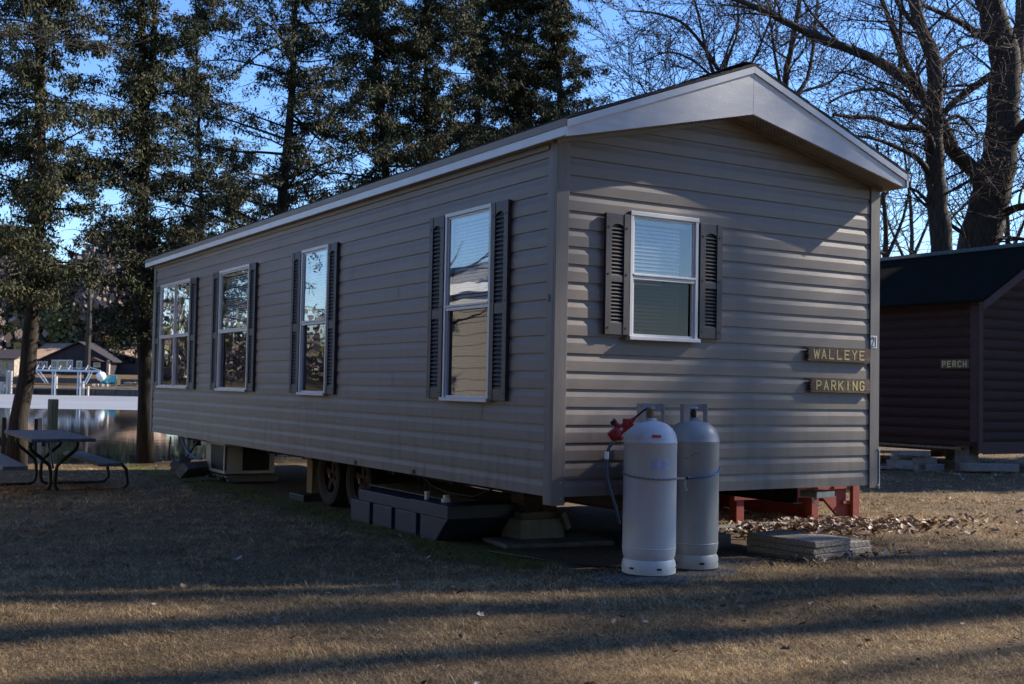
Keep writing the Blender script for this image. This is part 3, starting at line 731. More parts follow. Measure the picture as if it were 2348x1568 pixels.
# gravel pad
o = MB(); n_ = 40; vs2 = []
for i in range(n_):
    a = 2*math.pi*i/n_; r_ = 1+.10*math.sin(a*5)+.06*math.sin(a*9+1); vs2.append((.86+.60*r_*math.cos(a)*1.0, -.30+.30*r_*math.sin(a)+.12*math.cos(a), GZ+.026))
o.add(vs2, [tuple(range(n_))]); vs3 = [(.86+(v[0]-.86)*1.08, -.3+(v[1]+.3)*1.12, GZ-.03) for v in vs2]
o.add(vs2+vs3, [(i, (i+1) % n_, n_+(i+1) % n_, n_+i) for i in range(n_)])
tag(o.build('gravel', 'dirtpile'), 'small bed of pale gravel under the gas cylinders', 'gravel', kind='structure')
gp = []
for i in range(1900):
    a = nr.uniform(0, 6.28); r_ = nr.uniform(.2, 1)**.8*(1.0+abs(nr.normal(0, .13))); gp.append((.86+.75*r_*math.cos(a), -.30+.31*r_*math.sin(a)+.12*math.cos(a), GZ+.027, nr.uniform(.004, .009)))
mb = MB()
for x, y, z, r_ in gp:
    R_ = [Vector((nr.normal(), nr.normal(), nr.normal())).normalized()*r_ for _ in range(4)]
    q = [Vector((x, y, z))+Vector(v) for v in ((r_, 0, 0), (0, r_*1.1, 0), (-r_*.9, 0, 0), (0, -r_, 0), (0, 0, r_*.9))]
    mb.add(q, [(0, 1, 4), (1, 2, 4), (2, 3, 4), (3, 0, 4)])
tag(mb.build('gravel_stones', mat('gravel stone', (.12, .105, .09), .9, (.27, .245, .22), 150, contrast=(.4, .6)), recalc=False), 'loose pale pebbles round the feet of the gas cylinders', 'pebbles', kind='stuff')
# pavers
def paver(x, y, z, rz, sx, sy, label, sz=.047):
    bm = bmesh.new(); bmesh.ops.create_cube(bm, size=1)
    for v in bm.verts: v.co.x *= sx; v.co.y *= sy; v.co.z *= sz
    bmesh.ops.bevel(bm, geom=bm.edges[:], offset=.005, segments=1, affect='EDGES')
    bmesh.ops.subdivide_edges(bm, edges=[e for e in bm.edges if e.calc_length() > .1], cuts=14, use_grid_fill=True)
    for v in bm.verts:
        k = math.sin(v.co.x*171+x*9+z*50)*math.sin(v.co.y*143+z*70)*math.sin(v.co.z*90+v.co.x*60)
        v.co += Vector((k*.003, -k*.003, k*.0025))
    me = bpy.data.meshes.new('paver'); bm.to_mesh(me); bm.free(); me.materials.append(M['paver'])
    o = bpy.data.objects.new('paver', me); COL.objects.link(o); o.location = (x, y, z+sz/2); o.rotation_euler = (0, 0, rz)
    return tag(o, label, 'paver', 'concrete pavers stacked on the lawn')
names4 = ['bottom paver of the taller stack, sunk in the grass', 'second paver from the ground in the taller stack', 'second paver from the top in the taller stack', 'top paver of the taller stack beside the gas cylinders']
for i in range(4): paver(2.43+rng.uniform(-.006, .006), .07+rng.uniform(-.006, .006), GZ-.040+i*.050, .12+rng.uniform(-.02, .02), .46, .68, 'rough aggregate '+names4[i])
for i, nm in enumerate(['bottom', 'middle', 'top']):
    paver(2.905+rng.uniform(-.006, .006), .17+rng.uniform(-.006, .006), GZ-.052+i*.050, .10+rng.uniform(-.02, .02), .42, .50, 'rough aggregate %s paver of the lower right hand stack' % nm)
# concrete pier
pier = thing('pier', 'concrete block pier with timber packing under the front corner of the home', 'pier', (.92, 1.70, GZ))
MB().box(.70, 1.14, 1.54, 1.86, GZ-.02, -.352).build('concrete_block', 'concrete', pier, bevel=.008)
MB().box(.73, 1.08, 1.57, 1.83, -.350, -.295).build('cap_board', 'woodgrey', pier, bevel=.004)
mb = MB().box(.78, .935, 1.60, 1.80, -.2935, -.255).box(.94, 1.09, 1.58, 1.80, -.2935, -.255); mb.box(.76, 1.06, 1.59, 1.81, -.253, -.15); mb.build('timber_block', 'woodblk', pier, bevel=.004)
MB().box(.77, 1.07, 1.60, 1.80, -.148, -.014).build('timber_block', 'woodblk', pier, bevel=.004)
MB().obox((1.135, 1.52, -.37), .05, .03, .16, rz=.2, ry=-.5).build('loose_board', 'woodgrey', pier)
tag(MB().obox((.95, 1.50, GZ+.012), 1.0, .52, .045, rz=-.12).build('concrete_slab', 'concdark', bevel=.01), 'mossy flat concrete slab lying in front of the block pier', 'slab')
for (x, y) in ((2.4, 1.7), (2.4, 5.9), (2.4, 9.2)):
    p2 = thing('pier', 'concrete block pier in the dark under the home, at '+{(2.4, 1.7): 'the front right', (.85, 7.4): 'the left, past the wheels', (2.4, 5.9): 'the right, by the wheels', (2.4, 9.2): 'the back right'}[(x, y)], 'pier', (x, y, GZ))
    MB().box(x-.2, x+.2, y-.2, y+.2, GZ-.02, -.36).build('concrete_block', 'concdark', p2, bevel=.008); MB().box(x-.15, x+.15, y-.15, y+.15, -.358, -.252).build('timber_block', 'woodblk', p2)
# tank
tk = thing('waste_tank', 'ribbed slate blue plastic tank with white pipe stubs lying under the home', 'tank', (.5, 2.6, GZ))
TX0, TX1, TY0, TY1, TT, TB = .085, .90, 1.70, 3.66, -.235, GZ-.03
def tank_panel(x0, x1, y0, y1, z0, z1, slope=0):
    return
mb = MB()
mb.prism([(TY0+.012, TT-.11), (TY0+.26, TB), (TY1+.02, TB), (TY1+.02, TT-.11)], 'x', TX0+.045, TX1)
ribs = [(TY0+.02, 2.22), (2.30, 2.72), (2.80, 3.20), (3.28, TY1+.06)]
for a, c in ribs:
    a2 = a+.25 if a < 1.8 else a
    mb.prism([(a, TT-.11), (a2, TB), (c, TB), (c, TT-.11)], 'x', TX0+.010, TX0+.0445)
mb.build('tank_body', 'tank', tk, bevel=.008)
mb = MB(); mb.box(TX0, TX1+.02, TY0, 2.40, TT-.108, TT+.006).box(TX0+.012, TX1+.02, 2.4005, TY1-.12, TT-.108, TT-.004); mb.build('tank_rim', 'tank', tk, bevel=.006)
mb = MB(); mb.lathe([(.022, TT), (.022, TT+.075)], (.20, 2.30), 16); mb.build('pipe_stub', 'pvc', tk, smooth='auto')
mb = MB(); mb.lathe([(.042, TT+.004), (.042, TT+.035), (.028, TT+.037), (.028, TT+.065)], (.24, 2.02), 16); mb.build('pipe_stub', 'pvc', tk, smooth='auto')
o = MB().box(.28, 1.1, 1.95, 3.7, TT+.01, TT+.022)
tag(o.build('plywood_sheet', 'woodgrey'), 'grey plywood sheet lying on top of the blue tank', 'board')
mb = MB(); links_ = [(.45+.0*i, 2.9+.07*math.cos(a), -.16+.09*math.sin(a)) for i, a in enumerate(np.linspace(0, 12.5, 40))]
tag(mb.tube(links_, .008, 5).build('cable_coil', 'black', smooth=True), 'coiled black cable hanging under the side of the home', 'cable')
mb = MB().tube([(.35, 2.75, -.02), (.4, 2.6, -.14), (.45, 2.35, -.185), (.5, 2.0, -.19), (.55, 1.8, -.12), (.6, 1.7, 0)], .012, 6)
tag(mb.build('drain_hose', 'black', smooth=True), 'black hose sagging above the blue tank', 'hose')
# timber prop and pad by the wheels
pp = thing('timber_prop', 'pale upright timber prop on a dark pad next to the front wheel', 'prop', (.47, 5.72, GZ))
MB().box(.44, .53, 5.62, 5.70, GZ+.075, -.012).box(.44, .53, 5.703, 5.78, GZ+.075, -.10).build('upright', 'woodpost', pp, bevel=.004); MB().box(.41, .56, 5.60, 5.80, -.10, -.04).build('cap_block', 'woodpost', pp, bevel=.004) 
MB().box(.28, .66, 5.45, 5.92, GZ-.01, GZ+.073).build('pad', 'black', pp, bevel=.01)
# AC unit
ac = thing('air_conditioner', 'old cream air conditioner cabinet with dark grilles under the far end of the home', 'air conditioner', (.57, 8.6, GZ))
ax0, ax1, ay0, ay1, az0, az1 = .26, .94, 8.25, 9.1, -.445, -.03
mb = MB().box(ax0, ax1, ay0, ay1, az1-.05, az1).box(ax0, ax1, ay0, ay1, az0, az0+.04).box(ax0, ax0+.03, ay0, ay0+.07, az0+.04, az1-.05).box(ax0, ax0+.03, ay1-.22, ay1, az0+.04, az1-.05)
mb.box(ax0, ax0+.24, ay0, ay0+.03, az0+.0401, az1-.0501).box(ax1-.07, ax1, ay0, ay0+.03, az0+.04, az1-.05).box(ax1-.03, ax1, ay0+.03, ay1, az0+.04, az1-.05)
mb.build('cabinet', 'acwhite', ac, bevel=.006)
MB().box(ax0+.012, ax1-.031, ay0+.012, ay1-.01, az0+.041, az1-.051).build('coil', 'grille', ac)
mb = MB()
for i in range(9): mb.box(ax0+.24, ax1-.07, ay0+.002, ay0+.008, az0+.06+i*.034, az0+.066+i*.034)
for i in range(9): mb.box(ax0+.002, ax0+.008, ay0+.07, ay1-.22, az0+.06+i*.034, az0+.066+i*.034)
mb.build('grille', 'grille', ac)
pal = thing('pallet', 'weathered timber pallet under the air conditioner', 'pallet', (.6, 8.6, GZ))
for i in range(3): MB().box(.3+.001, .98, 8.2+i*.4, 8.3+i*.4, GZ+.003, GZ+.05).build('bearer', 'woodgrey', pal, bevel=.003)
for i in range(6): MB().box(.27, .99, 8.2+i*.17, 8.30+i*.17, GZ+.052, -.448-.02).build('deck_board', 'woodgrey', pal, bevel=.003)
# jumble of blocks and boards
def jumble(px, py, d, sx, sy, sz, rx, ry, rz, m, label, name='timber_offcut', cat='timber'):
    p = dep(px, py, d); o = MB().obox((0, 0, 0), sx, sy, sz).build(name, m, bevel=.006); o.location = p; o.rotation_euler = (rx, ry, rz); return tag(o, label, cat)
jumble(413, 1068, 17.2, .10, .62, .16, .15, .5, -.5, 'woodgrey', 'grey timber offcut leaning at the far corner of the home')
jumble(423, 1072, 16.4, .40, .20, .07, .1, .35, -.3, 'concrete', 'pale concrete brick lying among the timber offcuts', 'concrete_brick', 'brick')
jumble(447, 1076, 15.8, .12, .60, .19, .0, .75, -.9, 'concdark', 'grey block tipped against the air conditioner', 'concrete_block', 'block')
o = MB().tube([dep(*q) for q in ((418, 1000, 16.4), (419, 1010, 16.4), (424, 1025, 16.3), (434, 1040, 16.1), (447, 1049, 15.9), (462, 1052, 15.7))], .014, 7)
tag(o.build('water_hose', 'bluerope', smooth=True), 'bright blue water hose looping down from the home', 'hose')
tag(MB().tube([dep(391, 1000, 17), dep(389, 1020, 17), dep(386, 1052, 17)], .012, 6).build('ground_wire', 'black'), 'thin black cable hanging straight down at the far end of the home', 'cable')
tag(MB().tube([dep(463, 1002, 16), dep(448, 1018, 16), dep(432, 1042, 16.2)], .018, 6).build('drain_pipe', 'black'), 'slanting black pipe under the home beside the air conditioner', 'pipe')
tag(MB().tube([(.2, 1.2, GZ+.01), (.35, .6, GZ+.012), (.5, .2, GZ+.015), (.62, -.08, GZ+.03)], .010, 6).build('ground_cable', 'black', smooth=True), 'black cable lying on the dirt behind the white cylinder', 'cable')
# coiled hitch hose at the front, trailer wire
mb = MB().tube([(1.62, .45, -.02), (1.60, .42, -.16), (1.66, .4, -.25), (1.76, .4, -.22), (1.80, .42, -.08), (1.82, .45, -.02)], .035, 8)
tag(mb.build('supply_duct', 'black', smooth=True), 'thick black duct sagging below the front of the home', 'duct')
mb = MB().obox((2.93, .35, -.095), .24, .18, .055, rz=.1)
bx = tag(mb.build('junction_box', 'galv', bevel=.004), 'small metal junction box hanging under the front of the home', 'junction box')
MB().tube([(2.82, .30, -.12), (2.84, .29, -.17), (2.88, .28, -.19)], .008, 6).build('plug', 'pvc', bx)
# red stair landing
st = thing('stair_landing', 'red stained timber landing and steps on the far side of the home', 'steps', (4.2, 2.4, GZ))
for (x, y) in ((3.47, 1.95), (4.50, 1.95), (3.42, 3.4), (4.50, 3.4)): MB().box(x-.05, x+.05, y-.05, y+.05, GZ-.01, .52).build('post', 'redwood', st, bevel=.004)
MB().box(3.37, 4.56, 1.875, 1.898, -.31, -.12).box(3.37, 4.56, 1.875, 1.898, .34, .52).build('rim_joist', 'redwood', st, bevel=.003)
MB().box(3.36, 4.58, 1.86, 3.47, .522, .555).build('deck', 'redwood', st, bevel=.003)
for y in (1.92, 3.0):
    pts = [(4.56, .44), (4.56, .30)]
    mb = MB(); mb.prism([(4.56, .50), (4.56, -.27), (4.86, GZ+.02), (5.10, GZ+.02), (5.10, -.40), (4.97, -.40), (4.97, -.24), (4.94, -.24), (4.94, -.04), (4.90, -.04), (4.90, .14), (4.74, .14), (4.74, .32), (4.56, .32)], 'y', y, y+.04)
    mb.build('stringer', 'redwood', st, bevel=.003)
for x, z in ((4.72, .32), (4.9, .14), (4.93, -.04), (4.96, -.24), (5.10, -.40)): MB().box(x-.20, x+.05, 1.89, 3.07, z+.001, z+.032).build('tread', 'redwood', st, bevel=.003)
MB().box(4.54, 4.558, 2.02, 3.46, GZ-.01, .52).box(3.42, 4.53, 3.452, 3.47, GZ-.01, .52).build('sun_block_panel', 'redwood', st)  # panels added to keep sun off the ground under the landing
MB().box(5.02, 5.12, 1.87, 1.917, GZ-.01, .6).build('rail_post', 'redwood', st, bevel=.004)
MB().box(4.43, 4.52, 1.80, 1.872, -.30, -.04).build('brace', 'redwood', st, bevel=.004)
tag(MB().box(2.2, 4.5, 1.56, 1.72, GZ-.02, GZ+.035).build('landscape_timber', 'woodgrey', bevel=.01), 'long weathered timber lying on the ground before the red steps', 'timber')
tag(MB().box(1.98, 2.12, 1.1, 1.3, GZ-.02, -.02).build('timber_prop', 'woodpost', bevel=.004), 'rough upright timber prop behind the grey cylinder', 'prop')
tag(MB().box(2.0, 2.3, .72, .88, GZ-.02, GZ+.10).build('concrete_brick', 'concdark', bevel=.006), 'dark brick on the ground between the grey cylinder and the pavers', 'brick')

# ------------------------------------------------------------------ picnic table
TG = -.605
pt = thing('picnic_table', 'weathered picnic table on black tube legs by the water', 'picnic table', (-1.93, 8.4, TG))
tz = .085
for i in range(5):
    x0 = -2.305+i*.143; y0 = 7.10+.02*i+rng.uniform(-.01, .01)
    mb = MB(); mb.prism([(x0, y0), (x0+.137, y0+.01), (x0+.187, 9.62), (x0+.05, 9.60)], 'z', tz-.04, tz+rng.uniform(-.002, .002))
    mb.build('table_plank', 'tabletop', pt, bevel=.005)
for x0, y0 in ((-1.535, 7.28), (-2.60, 7.05)):
    for k in range(2):
        xa = x0+k*.133; mb = MB(); mb.prism([(xa, y0), (xa+.127, y0+.01), (xa+.177, y0+2.5), (xa+.05, y0+2.49)], 'z', -.25, -.21)
        mb.build('bench_plank', 'tabletop', pt, bevel=.005)
for y, dx in ((7.95, 0.0), (9.15, .03)):
    cx_ = -1.92+dx
    def T(a): return [(cx_+p[0], y, p[1]) for p in a]
    for s in (-1, 1):
        mb = MB(); mb.tube(T([(s*.27, tz-.04), (s*.27, -.03), (s*.25, -.09), (s*.13, -.19), (s*.045, -.27), (s*.030, -.34), (s*.030, TG+.11), (s*.05, TG+.05), (s*.10, TG+.022), (s*.70, TG+.022), (s*.82, TG+.03), (s*.87, TG+.09), (s*.85, -.33), (s*.79, -.265), (s*.70, -.262), (s*.50, -.262)]), .021, 8)
        mb.build('leg', 'tubeblack', pt, smooth=True)
    MB().tube(T([(-.29, tz-.058), (.29, tz-.058)]), .018, 6).build('cross_tube', 'tubeblack', pt)
MB().tube([(-1.92, 7.97, -.30), (-1.90, 8.5, tz-.05)], .014, 6).build('brace', 'tubeblack', pt)

# ------------------------------------------------------------------ PERCH cabin
cb = thing('log_cabin', 'dark red brown log sided cabin with a dark green roof, right of the mobile home', 'cabin', (14.4, 9.5, GZ))
CX0, CX1, CY0, CY1 = 12.72, 16.2, 6.15, 13.0; cz0, cz1 = -.0, 2.42
def logs(mb, f, length, z0, z1, pitch=.178):
    k = int(math.ceil((z1-z0)/pitch)); N = 5
    for i in range(k):
        za = z0+i*pitch; b0 = len(mb.v)
        for s in (0, length):
            for j in range(N+1):
                t_ = j/N; mb.v.append(f(s, za+t_*pitch, .004+.028*math.sin(math.pi*t_)**.7))
        for j in range(N): mb.f.append((b0+j, b0+j+1, b0+N+1+j+1, b0+N+1+j))
mb = MB(); logs(mb, lambda s, z, o_: (CX0-o_, CY0+s, z), CY1-CY0, cz0, cz1); mb.build('wall', 'log', cb, smooth='auto')
mb = MB(); logs(mb, lambda s, z, o_: (CX0+s, CY0-o_, z), CX1-CX0, -.21, 3.5)
wl = mb.build('wall', 'log', cb, smooth='auto')
bm = bmesh.new(); bm.from_mesh(wl.data); rx_ = (CX0+CX1)/2; sl2 = (3.55-2.42)/((CX1-CX0)/2)
for s in (1, -1): bmesh.ops.bisect_plane(bm, geom=bm.verts[:]+bm.edges[:]+bm.faces[:], plane_co=Vector((rx_, 0, 3.52))-OFF[cb], plane_no=Vector((s*sl2, 0, 1)), clear_outer=True)
bm.to_mesh(wl.data); bm.free()
MB().box(CX0+.01, CX1-.01, CY0+.01, CY1, -.1, 2.42).build('core', 'log', cb)
MB().box(CX0-.05, CX0+.06, CY0-.055, CY0-.034, -.21, 2.43).box(CX0-.055, CX0-.034, CY0-.033, CY0+.12, -.02, 2.43).build('corner_board', 'logtrim', cb)
MB().box(CX0+.07, CX1, CY0-.05, CY0-.034, -.23, -.02).build('skirt_board', 'logtrim', cb)
RX = (CX0+CX1)/2
mb = MB()
for s in (-1, 1):
    xe = RX+s*(RX-CX0+.28); ze = 2.36; mb.prism([(xe, ze), (RX, 3.52), (RX, 3.56), (xe, ze+.04)], 'y', CY0-.30, CY1+.2)
crf = mb.build('roof', 'greenroof', cb)
mb = MB(); mb.prism([(RX-.13, 3.50), (RX, 3.575), (RX+.13, 3.50), (RX+.13, 3.515), (RX, 3.595), (RX-.13, 3.515)], 'y', CY0-.31, CY1+.2); mb.build('ridge_cap', 'ridge', crf)
for s in (-1, 1):
    xe = RX+s*(RX-CX0+.28); mb = MB(); mb.prism([(xe, 2.22), (RX, 3.37), (RX, 3.518), (xe, 2.358)], 'y', CY0-.33, CY0-.302); mb.build('barge_board', 'logtrim', crf)
for y in (6.4, 9.0, 11.6):
    MB().box(CX0+.1, CX0+.35, y, y+.3, GZ-.01, -.10).build('foundation_block', 'concdark', cb); MB().box(CX1-.35, CX1-.1, y, y+.3, GZ-.01, -.10).build('foundation_block', 'concdark', cb)
MB().box(CX0+.15, CX0+.2, CY0+.1, CY1, -.22, -.01).build('floor_beam', 'woodblk', cb)
MB().box(CX0+.0, CX0+.05, CY0+.35, CY0+2.2, -.17, -.13).build('pale_sill', 'woodpost', cb)
mpc = lambda s, o, z: (CX0-.03-o, s, z)
# PERCH sign reads left to right towards the viewer, i.e. along -y
mps = lambda s, o, z: (CX0-.034-o, 6.88-s, z)
sign('PERCH', 0.0, .60, 1.24, 1.40, 'small dark sign with yellow letters reading PERCH on the log cabin', mp=mps, o0=.004, th=.022, tx=.03, lh=.095, sw=.019, zig=.01, cwf=.55)
# brick and block pile by the cabin
pile_lab = ['cored brick at the bottom left of the pile by the cabin', 'long cored brick in the pile by the cabin, middle left', 'upper cored brick in the pile by the cabin', 'flat top slab of the block pile by the cabin', 'grey block at the right end of the pile by the cabin', 'flat slab in the middle right of the pile by the cabin', 'low slab at the lower right of the pile by the cabin']
for i, (px, py, sx, sz, rz) in enumerate([(2062, 1063, .45, .10, .3), (2078, 1072, .6, .11, .25), (2072, 1052, .5, .09, .35), (2085, 1039, .7, .05, .2), (2135, 1076, .42, .15, .1), (2110, 1055, .6, .08, .2), (2112, 1083, .5, .07, .15)]):
    p = dep(px, py, 20.3+.1*(i % 3)); o = MB().obox((0, 0, 0), sx*.85, .24, sz*1.35).build('stacked_block', 'concrete' if i != 1 else 'paver', bevel=.01); o.location = p; o.rotation_euler = (0, 0, -.45+rz)
    tag(o, pile_lab[i], 'block', 'blocks piled beside the log cabin')
tag(MB().obox(dep(2268, 1071, 20), .9, .3, .13, rz=-.5).build('stacked_block', 'concrete', bevel=.01), 'flat pale slab under the front of the log cabin', 'block')
tag(MB().obox(dep(2025, 1070, 20.4), .9, .5, .05, rz=-.5).build('concrete_slab', 'concdark', bevel=.01), 'flat slab on the ground left of the block pile', 'slab')

# ------------------------------------------------------------------ trees
def foliage_mesh(name, parent, centers, dirs, size, per, cols, m='foliage', droop=.6, spread=.10, wr=.36):
    C_ = np.asarray(centers, dtype=np.float32); n_ = len(C_)*per
    c = np.repeat(C_, per, 0)+nr.normal(0, spread, (n_, 3)).astype(np.float32)*np.array([1, 1, .8])
    a = nr.normal(0, .75, (n_, 3)); a[:, 2] -= droop*1.5; a /= np.linalg.norm(a, axis=1)[:, None]
    w = np.cross(a, nr.normal(0, 1, (n_, 3))); w /= np.linalg.norm(w, axis=1)[:, None]
    L_ = (size*nr.uniform(.5, 1.4, n_))[:, None]; Wd = L_*nr.uniform(wr*.6, wr*1.4, n_)[:, None]
    V = np.stack([c-w*Wd*.35, c+a*L_*.55-w*Wd, c+a*L_, c+a*L_*.5+w*Wd], 1).reshape(-1, 3)
    F = np.arange(n_*4).reshape(-1, 4)
    cc = np.asarray(cols)[nr.integers(0, len(cols), len(C_))].repeat(per, 0)*nr.uniform(.6, 1.35, n_)[:, None]
    cc = np.concatenate([cc, np.ones((n_, 1))], 1).repeat(4, 0)
    return rawmesh(name, V, F, m, parent, cc)
CED = [(.036, .045, .017), (.029, .039, .015), (.048, .048, .019), (.024, .033, .015), (.085, .072, .032)]
def polyline_at(px, d, extra=0):
    return [dep(p[0], p[1], d) for p in px]
def cedar(trunks, d, radii, z0, z1, rad, nb, label, per=20, bare=.3, seed=1, dens=1.0, bias=None, group='cedars in a row behind the mobile home'):
    r = random.Random(seed); base = dep(*trunks[0][0], d); base.z = GZ
    t_ = thing('cedar_tree', label, 'tree', base, group)
    tb = MB(); main = None; allp = []
    for tr, rr in zip(trunks, radii):
        P = polyline_at(tr, d)
        if tr is trunks[0]:
            P = [Vector((P[0].x, P[0].y, GZ-.1))]+P[1:] if P[0].z < 0 else [Vector((P[0].x, P[0].y, GZ-.1)), Vector((P[0].x, P[0].y, 1.0))]+P
        top = P[-1]; P2 = P+[top+Vector((r.uniform(-.1, .1), 0, 1.5)), top+Vector((r.uniform(-.2, .2), 0, max(.2, z1-top.z)))] if z1 > top.z+1.5 else P
        n_ = len(P2); rads = [rr*(1-.85*(i/(n_-1))**1.2)*(1.25 if i == 0 else 1) for i in range(n_)]
        tb.tube(P2, rads, 10); allp.append(P2)
    def at_z(P, z):
        for a, c in zip(P[:-1], P[1:]):
            if a.z <= z <= c.z: return a.lerp(c, (z-a.z)/max(1e-6, c.z-a.z))
        return None
    cs = []; ds = []
    for i in range(nb):
        P = allp[i % len(allp)] if len(allp) > 1 and r.random() < .6 else allp[0]
        z = z0+(z1-z0)*((i+r.random())/nb); p = at_z(P, z)
        if p is None: p = at_z(allp[0], z)
        if p is None: continue
        az = r.uniform(0, 2*math.pi)
        if bias is not None and r.random() < bias[1]: az = bias[0]+r.uniform(-.8, .8)
        ln = rad*r.uniform(.45, 1.1)*(1-.55*max(0, (z-z0)/(z1-z0))**1.5)
        up = r.uniform(-.25, .45); q = p.copy(); path = [p.copy()]; dirv = Vector((math.cos(az), math.sin(az), up))
        ns = 6
        for k in range(ns):
            q = q+dirv*(ln/ns)+Vector((r.uniform(-.05, .05), r.uniform(-.05, .05), r.uniform(-.05, .04))); path.append(q.copy()); dirv.z += r.uniform(-.14, .08)
            dirv = dirv+Vector((r.uniform(-.15, .15), r.uniform(-.15, .15), 0))
        tb.tube(path, [max(.006, .022*(ln/2)*(1-k/(ns+.5))) for k in range(ns+1)], 5, cap=False)
        isbare = r.random() < bare*.25
        for k in range(1, ns+1):
            for j in range(2):
                if r.random() > .85: continue
                sd = Vector((r.uniform(-1, 1), r.uniform(-1, 1), r.uniform(-.5, .35))).normalized()*r.uniform(.15, .45)*(ln/2+.3)
                a = path[k-1].lerp(path[k], r.random()); e = a+sd
                tb.tube([a, a.lerp(e, .5)+Vector((0, 0, .03)), e], [.007, .005, .003], 3, cap=False)
                if isbare: continue
                for f in (.35, .65, 1.0):
                    if r.random() < dens*.8: cs.append(a.lerp(e, f)+Vector((r.uniform(-.05, .05), r.uniform(-.05, .05), -.04)))
    tb.build('trunk', 'cedarbark', t_, smooth=True, recalc=False)
    foliage_mesh('foliage', t_, cs, None, .068, max(6, int(per*2.3)), CED, spread=.058, wr=.16)
    return t_
cedar([[(36, 1064), (43, 960), (62, 860), (75, 700), (88, 500), (92, 300), (92, 100), (92, -150)]], 18.3, [.145], 1.9, 9.5, 2.0, 135, 'cedar leaning right at the left edge beside the picnic table', seed=3, dens=.78, per=17)
cedar([[(333, 1054), (333, 900), (328, 700), (326, 472), (332, 300), (329, 236), (326, 129), (324, 21), (322, -120)], [(330, 250), (347, 171), (352, 107), (356, 21), (358, -120)]], 19.9, [.125, .07], 1.4, 10.0, 1.8, 145, 'cedar with a forked trunk at the far corner of the mobile home', seed=5, dens=.74, per=17)
cedar([[(640, 520), (654, 386), (662, 300), (669, 214), (675, 86), (676, -120)]], 22, [.115], 2.5, 11, 2.9, 150, 'thin crowned cedar with a straight dark trunk rising behind the middle windows', seed=8, dens=.62, per=15, bare=.5)
cedar([[(888, 430), (884, 396), (874, 246), (865, 140), (854, 0), (850, -120)]], 23, [.10], 3, 11, 2.2, 120, 'cedar with a grey slightly bent trunk behind the roof, left of the dense cedars', seed=11, dens=.85, per=17)
cedar([[(981, 380), (979, 330), (976, 175), (975, 0), (975, -120)]], 23.5, [.095], 3, 11, 2.0, 120, 'cedar with a dark straight trunk, second of the dense cedars behind the roof', seed=14, dens=.95, per=18)
cedar([[(1097, 320), (1095, 281), (1096, 150), (1099, 0), (1100, -120)]], 25, [.095], 3.5, 12, 1.9, 105, 'cedar in the middle of the dense clump behind the roof', seed=18, dens=1, per=19)
cedar([[(1190, 320), (1188, 270), (1192, 100), (1192, -120)]], 26, [.09], 3.5, 12, 1.8, 100, 'cedar with a hidden trunk, second from the right end of the dense clump', seed=20, dens=1, per=19)
cedar([[(1290, 330), (1286, 274), (1281, 158), (1279, 0), (1279, -120)]], 25, [.10], 3.8, 12, 1.65, 110, 'cedar at the right end of the clump, left of the roof peak', seed=22, dens=1, per=20)
cedar([[(462, 640), (462, 500), (456, 300), (450, 100), (448, -120)]], 26, [.075], 1.5, 10.5, 1.7, 95, 'slim cedar filling the gap between the forked cedar and the thin crowned one', seed=37, dens=.72, per=15)
cedar([[(530, 560), (528, 480), (524, 440), (522, 400)]], 27, [.07], 1.5, 6.0, 1.7, 50, 'low cedar behind the far eave of the mobile home', seed=28, dens=1, per=16)

def grow(tb, tw, buds, p, d, r_, ln, lvl, rn, droop=0, twmin=.006):
    steps = 5 if ln > 1 else 3; path = [p.copy()]; q = p.copy(); dd = d.normalized(); kids = []
    for k in range(steps):
        dd = (dd+Vector((rn.uniform(-.22, .22), rn.uniform(-.22, .22), rn.uniform(-.16, .20)+droop))).normalized()
        q = q+dd*(ln/steps); path.append(q.copy()); kids.append((q.copy(), dd.copy(), (k+1)/steps))
    r1 = max(twmin*.7, r_*.38)
    rads = [max(twmin*.7, r_+(r1-r_)*k/steps) for k in range(steps+1)]
    (tb if r_ > .02 else tw).tube(path, rads, 6 if r_ > .05 else (5 if r_ > .02 else 3), cap=False)
    if lvl <= 0 or ln < .22:
        buds.append((q, dd)); return
    for (kp, kd, f) in kids:
        m = 1 if f < .99 else 2
        if f < .3 and rn.random() < .5: continue
        for _ in range(m):
            ax = Vector((rn.uniform(-1, 1), rn.uniform(-1, 1), rn.uniform(-.5, .9)))
            nd = (kd*rn.uniform(.5, 1.0)+ax*.75).normalized()
            rk = max(twmin, (r_+(r1-r_)*f)*rn.uniform(.45, .75)); grow(tb, tw, buds, kp, nd, rk, ln*rn.uniform(.48, .74), lvl-1, rn, droop, twmin)
